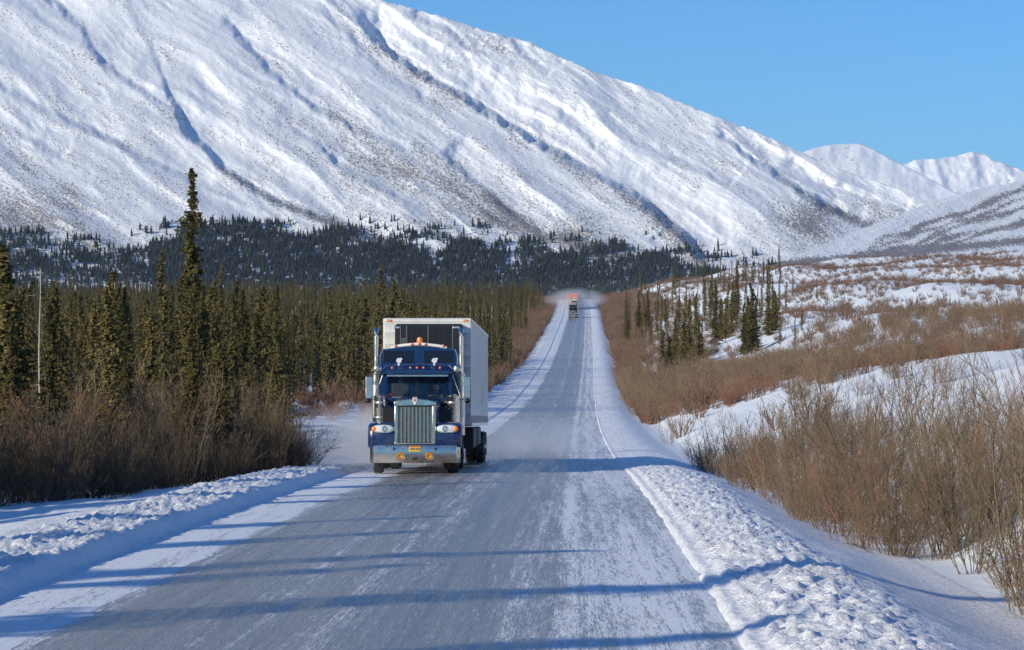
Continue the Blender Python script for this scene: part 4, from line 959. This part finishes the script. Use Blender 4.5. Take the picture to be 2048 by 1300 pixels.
    if detail:
        s1 = MB().box(.24, .74, 3.55, 3.72, 1.55, 2.45).box(.24, .74, 3.1, 3.6, 1.45, 1.6).build('seat', M_seat, T, bevel=.04)
        MB().box(-.74, -.24, 3.55, 3.72, 1.55, 2.45).box(-.74, -.24, 3.1, 3.6, 1.45, 1.6).build('seat', M_seat, T, bevel=.04)
        q = MB(); ring = [(.5 + .22 * math.cos(a), 3.17 + .10 * math.sin(a) , 2.06 + .19 * math.sin(a)) for a in [2 * math.pi * k / 20 for k in range(21)]]
        q.tube(ring, .014, 6, cap=False); q.tube([(.5, 3.17, 2.06), (.5, 3.05, 1.9)], .02, 6).tube([(.29, 3.17, 2.06), (.71, 3.17, 2.06)], .01, 6); q.build('steering_wheel', M_dark, T, smooth=True)
        ba = MB().box(-.80, -.66, y0 + .12, y0 + .2, 2.07, 2.16).build('dash_toy', M_red, T, bevel=.02); MB().box(-.87, -.81, y0 + .12, y0 + .2, 2.07, 2.15).build('dash_toy', M_yellow, T, bevel=.02)
        MB().box(-.7, -.45, y0 + .15, y0 + .35, 2.042, 2.062).build('papers', M_white, T)
    return T
def dual_trailer(name, loc, rot, body, label, height=4.15, length=14.6, reefer=True, front=None):
    """y = 0 is the nose of the box"""
    T = empty(name, loc, rot); H0, H1 = 1.24, height; W = 1.295
    b = MB(); b.box(-W, W, 0, length, H0, H1); box = b.build('box', body, T, bevel=.045)
    for s_ in (-1, 1):
        r = MB()
        for k in range(int(length / .6)): y = .5 + k * .6; r.box(min(s_ * W, s_ * (W + .006)), max(s_ * W, s_ * (W + .006)), y, y + .035, H0 + .32, H1 - .14)
        r.box(min(s_ * W, s_ * (W + .018)), max(s_ * W, s_ * (W + .018)), .03, length - .03, H0 + .0, H0 + .10)
        r.box(min(s_ * W, s_ * (W + .014)), max(s_ * W, s_ * (W + .014)), .03, length - .03, H1 - .12, H1 - .03)
        r.build('side_rail', M_alu if reefer else body, box)
    for s_ in (-1, 1): MB().box(min(s_ * W, s_ * (W + .008)), max(s_ * W, s_ * (W + .008)), .04, length - .04, H0 + .10, H0 + .32).build('scuff_band', M_grey, box)
    for s_ in (-1, 1): MB().box(min(s_ * 1.05, s_ * 1.18), max(s_ * 1.05, s_ * 1.18), -.03, .02, H1 - .10, H1 - .045).build('marker_light', M_amber, box, bevel=.01)
    if reefer:
        c = MB(); prof = [(-.93, 2.2), (-.93, H1 - .24), (-.87, H1 - .18), (.99, H1 - .18), (1.05, H1 - .24), (1.05, 2.2)]
        c.loft([[(x, 0, z) for x, z in prof], [(x, -.30, z) for x, z in prof], [(x * .97, -.36, z - .02) for x, z in prof]]); u = c.build('cooling_unit', M_dark, T, smooth=False)
        g = MB()
        for x0, x1 in ((-.55, .02), (.06, .72)):
            for k in range(int((x1 - x0) / .035)): x = x0 + k * .035; g.box(x, x + .012, -.375, -.36, 2.5, H1 - .26)
        g.build('grille', M_frame, u)
        g = MB()
        for k in range(22): z = 2.4 + k * .065; g.box(-.74, -.60, -.372, -.36, z, z + .03)
        for x in (-.76, .76, .04, -.58): g.box(x - .01, x + .01, -.378, -.36, 2.3, H1 - .23)
        g.build('vent', M_grey, u)
        for x in (-.88, .86): MB().box(x - .10, x + .10, -.40, -.36, H1 - .32, H1 - .26).build('latch', M_alu, u, bevel=.01)
        # small marks on the side
        q = MB()
        q.box(W + .006, W + .010, 8.9, 9.2, 1.95, 2.5)
        q.build('side_mark', M_grey, box)
    un = MB(); un.box(-.5, .5, 1.0, length - .5, 1.0, H0); un.box(-.08, .08, .5, .7, 1.0, 1.16)
    for y in (length - 2.9, length - 1.65): un.tube([(-1., y, .52), (1., y, .52)], .07, 10)
    for s_ in (-1, 1):
        un.box(min(s_ * .42, s_ * .56), max(s_ * .42, s_ * .56), length - 4.2, length - .6, .72, 1.0)
    un.build('underframe', M_frame, T)
    for s_ in (-1, 1):
        if reefer: MB().box(min(s_ * .55, s_ * 1.2), max(s_ * .55, s_ * 1.2), 4.2, 6.6, .55, 1.2).build('underside_filler', M_frame, T, bevel=.05); MB().box(min(s_ * .6, s_ * 1.22), max(s_ * .6, s_ * 1.22), 7.0, 9.8, .62, 1.2).build('underside_filler_rear', M_frame, T, bevel=.04)  # dark boxes added to fill the open gap, standing in for darkness underneath
    for s_ in (-1, 1): lg = MB(); lg.box(min(s_ * .78, s_ * .9), max(s_ * .78, s_ * .9), 2.55, 2.68, .42, 1.16); lg.box(min(s_ * .70, s_ * .98), max(s_ * .70, s_ * .98), 2.5, 2.74, .40, .43); lg.build('landing_gear', M_alu, T)
    for s_ in (-1, 1):
        for y in (length - 2.9, length - 1.65): wheel(T, s_ * 1.12, y, dual=True, side=s_)
        MB().box(min(s_ * .7, s_ * 1.28), max(s_ * .7, s_ * 1.28), length - .92, length - .90, .22, 1.0).build('mud_flap', M_black, T)
    return T
def driver(loc, rot):
    """seated person, hands on the wheel; one continuous body"""
    me = bpy.data.meshes.new('person'); 
    J = [(.5, 3.42, 1.60, .15), (.5, 3.44, 1.80, .155), (.5, 3.45, 2.02, .17), (.5, 3.44, 2.14, .09), (.5, 3.43, 2.20, .055), (.5, 3.42, 2.27, .075), (.5, 3.41, 2.36, .10), (.5, 3.42, 2.44, .075),
         (.32, 3.43, 2.10, .07), (.27, 3.33, 1.90, .055), (.33, 3.22, 2.00, .035), (.68, 3.43, 2.10, .07), (.75, 3.33, 1.90, .055), (.68, 3.22, 2.00, .035),
         (.40, 3.36, 1.58, .10), (.38, 2.98, 1.62, .08), (.60, 3.36, 1.58, .10), (.62, 2.98, 1.62, .08), (.36, 3.17, 2.06, .03), (.65, 3.17, 2.06, .03)]
    E = [(0, 1), (1, 2), (2, 3), (3, 4), (4, 5), (5, 6), (6, 7), (2, 8), (8, 9), (9, 10), (2, 11), (11, 12), (12, 13), (0, 14), (14, 15), (0, 16), (16, 17), (10, 18), (13, 19)]
    me.from_pydata([j[:3] for j in J], E, []); o = link('person', me); o.modifiers.new('skin', 'SKIN')
    for i, j in enumerate(J): me.skin_vertices[0].data[i].radius = (j[3], j[3] * .8); me.skin_vertices[0].data[i].use_root = (i == 0)
    # cloth below the neck, skin above
    m = mat('jacket_and_skin', (.05, .06, .09), .75); sp = N(m, 'ShaderNodeSeparateXYZ'); L(m, coords(m), sp.inputs[0]); f = mth(m, 'GREATER_THAN', sp.outputs[2], 2.185); f2 = mth(m, 'MULTIPLY', mth(m, 'LESS_THAN', sp.outputs[1], 3.235), mth(m, 'GREATER_THAN', sp.outputs[2], 1.97))
    L(m, mixc(m, mth(m, 'MAXIMUM', f, f2), (.05, .06, .09), (.50, .30, .22)), P(m).inputs['Base Color']); me.materials.append(m)
    o.location = loc; o.rotation_euler = rot
    sb = o.modifiers.new('smooth', 'SUBSURF'); sb.levels = 2; sb.render_levels = 2
    MB().ball((.5, 3.42, 2.445), (.098, .11, .055), 12).box(.42, .58, 3.24, 3.34, 2.42, 2.435).build('cap', M_hair, o, smooth=True)
    MB().ball((.5, 3.312, 2.335), (.014, .018, .02), 8).build('nose', M_skin, o, smooth=True)
    MB().ball((.464, 3.325, 2.362), .012, 6).build('eye', M_dark, o, smooth=True); MB().ball((.536, 3.325, 2.362), .012, 6).build('eye', M_dark, o, smooth=True)
    for s_ in (-1, 1):
        h = MB(); cx_ = .5 + s_ * .165
        for k in range(4): a = k * .022 - .03; h.tube([(cx_, 3.19, 2.07 + a), (cx_ + s_ * .012, 3.145, 2.075 + a), (cx_ - s_ * .012, 3.14, 2.07 + a)], [.011, .010, .008], 6)
        h.tube([(cx_ - s_ * .01, 3.2, 2.08), (cx_ - s_ * .04, 3.17, 2.12)], [.012, .009], 6); h.build('fingers', M_skin, o, smooth=True)
    tag(o, 'driver in dark jacket and cap holding the steering wheel of the blue truck', 'person')
def pose(px_x, Y):
    z = float(road_z(Y)) + .05; sl = (float(road_z(Y + 20)) - float(road_z(Y))) / 20
    return z, math.atan(sl)
def make_trucks():
    Y = 70.0; X = (829.5 - 1150) * Y / FPX; z, pt = pose(0, Y); z = (650 - 947) * Y / FPX - .0
    z = float(road_z(Y)) + .03
    rot = (pt, 0, R(2.0)); loc = (X, Y, z)
    t = tractor('semi_truck', loc, rot, M_blue, ''); tag(t, 'blue long nosed semi truck with tall chrome grille and twin exhaust stacks', 'truck', None)
    driver(loc, rot)
    Y2 = Y + 7.2; z2 = z + 7.2 * math.tan(pt); X2 = X + .02
    a = dual_trailer('semi_trailer', (X2 - .10, Y2, z2), (pt, 0, 0), M_white, '', height=4.40); tag(a, 'white refrigerated box trailer pulled by the blue truck', 'trailer')
    # distant pair on the rise
    Y = 705; X = (1146.5 - 1150) * Y / FPX; z, pt = pose(0, Y)
    t = tractor('semi_truck', (X, Y, z), (pt, 0, 0), M_navy, '', detail=False, top=M_navy); tag(t, 'small dark semi truck with white lamps coming down the far rise', 'truck')
    Y = 790; X = (1147.5 - 1150) * Y / FPX; z, pt = pose(0, Y)
    t = tractor('semi_truck', (X + .1, Y, z), (pt, 0, 0), M_cream, '', detail=False, top=M_cream); tag(t, 'farthest truck with a cream cab just behind the dark one at the crest', 'truck')
    a = dual_trailer('semi_trailer', (X - .1, Y + 7.0, z + 7 * math.tan(pt)), (pt, 0, 0), M_orange, '', height=4.3, reefer=False); tag(a, 'orange box trailer behind the farthest cream cab', 'trailer')

def dust(name, loc, size, rot, dens, label, seed=0., ns=.8):
    m = bpy.data.materials.new(name); m.use_nodes = True; m.node_tree.nodes.clear()
    tc = N(m, 'ShaderNodeTexCoord'); pv = N(m, 'ShaderNodeVolumePrincipled'); pv.inputs['Color'].default_value = (.95, .96, 1, 1); pv.inputs['Anisotropy'].default_value = .2
    mp = N(m, 'ShaderNodeMapping'); mp.inputs['Location'].default_value = (seed, seed, seed); mp.inputs['Scale'].default_value = size; L(m, tc.outputs['Object'], mp.inputs[0])
    n = ntex(m, mp.outputs[0], ns, 4, .6)
    ln = N(m, 'ShaderNodeVectorMath', operation='LENGTH'); L(m, tc.outputs['Object'], ln.inputs[0])
    fall = mth(m, 'SUBTRACT', 1.0, ln.outputs['Value'], True)
    d = mth(m, 'MULTIPLY', mth(m, 'MULTIPLY', ramp(m, n, [(.40, 0), (.7, 1)]), mth(m, 'POWER', fall, 1.1)), dens)
    L(m, d, pv.inputs['Density']); om = N(m, 'ShaderNodeOutputMaterial'); L(m, pv.outputs[0], om.inputs['Volume'])
    o = MB().ball((0, 0, 0), 1.0, 16).build(name, m, None); o.location = loc; o.scale = size; o.rotation_euler = rot
    tag(o, label, 'snow dust', kind='stuff'); return o
def make_dust():
    z = lambda y: float(road_z(y))
    dust('snow_dust', (-6.6, 88, z(88) + .5), (2.6, 15, 1.7), (-.03, 0, -.08), .75, 'fine snow whirling up along the left side of the blue truck')
    dust('snow_dust', (-1.8, 104, z(104) + .3), (3.4, 16, 1.5), (-.03, 0, 0), .25, 'thin snow blowing behind the white trailer', 3)
    dust('snow_dust', (.2, 812, z(812) + 2.2), (11, 30, 4.2), (.035, 0, 0), .22, 'snow cloud raised by the farthest truck at the crest', 7, .25)
def make_haze():
    m = bpy.data.materials.new('haze'); m.use_nodes = True; m.node_tree.nodes.clear()
    pv = N(m, 'ShaderNodeVolumePrincipled'); pv.inputs['Color'].default_value = (.72, .84, 1, 1); pv.inputs['Density'].default_value = 3.0e-5; pv.inputs['Anisotropy'].default_value = .3
    om = N(m, 'ShaderNodeOutputMaterial'); L(m, pv.outputs[0], om.inputs['Volume'])
    o = MB().box(-12000, 12000, -1500, 16500, -90, 1150).build('haze', m); tag(o, kind='stuff')
make_ground(); make_road(); make_mountains()
make_trucks()
make_far_wood(); make_spruces(); make_shrubs()
make_dust(); make_haze()
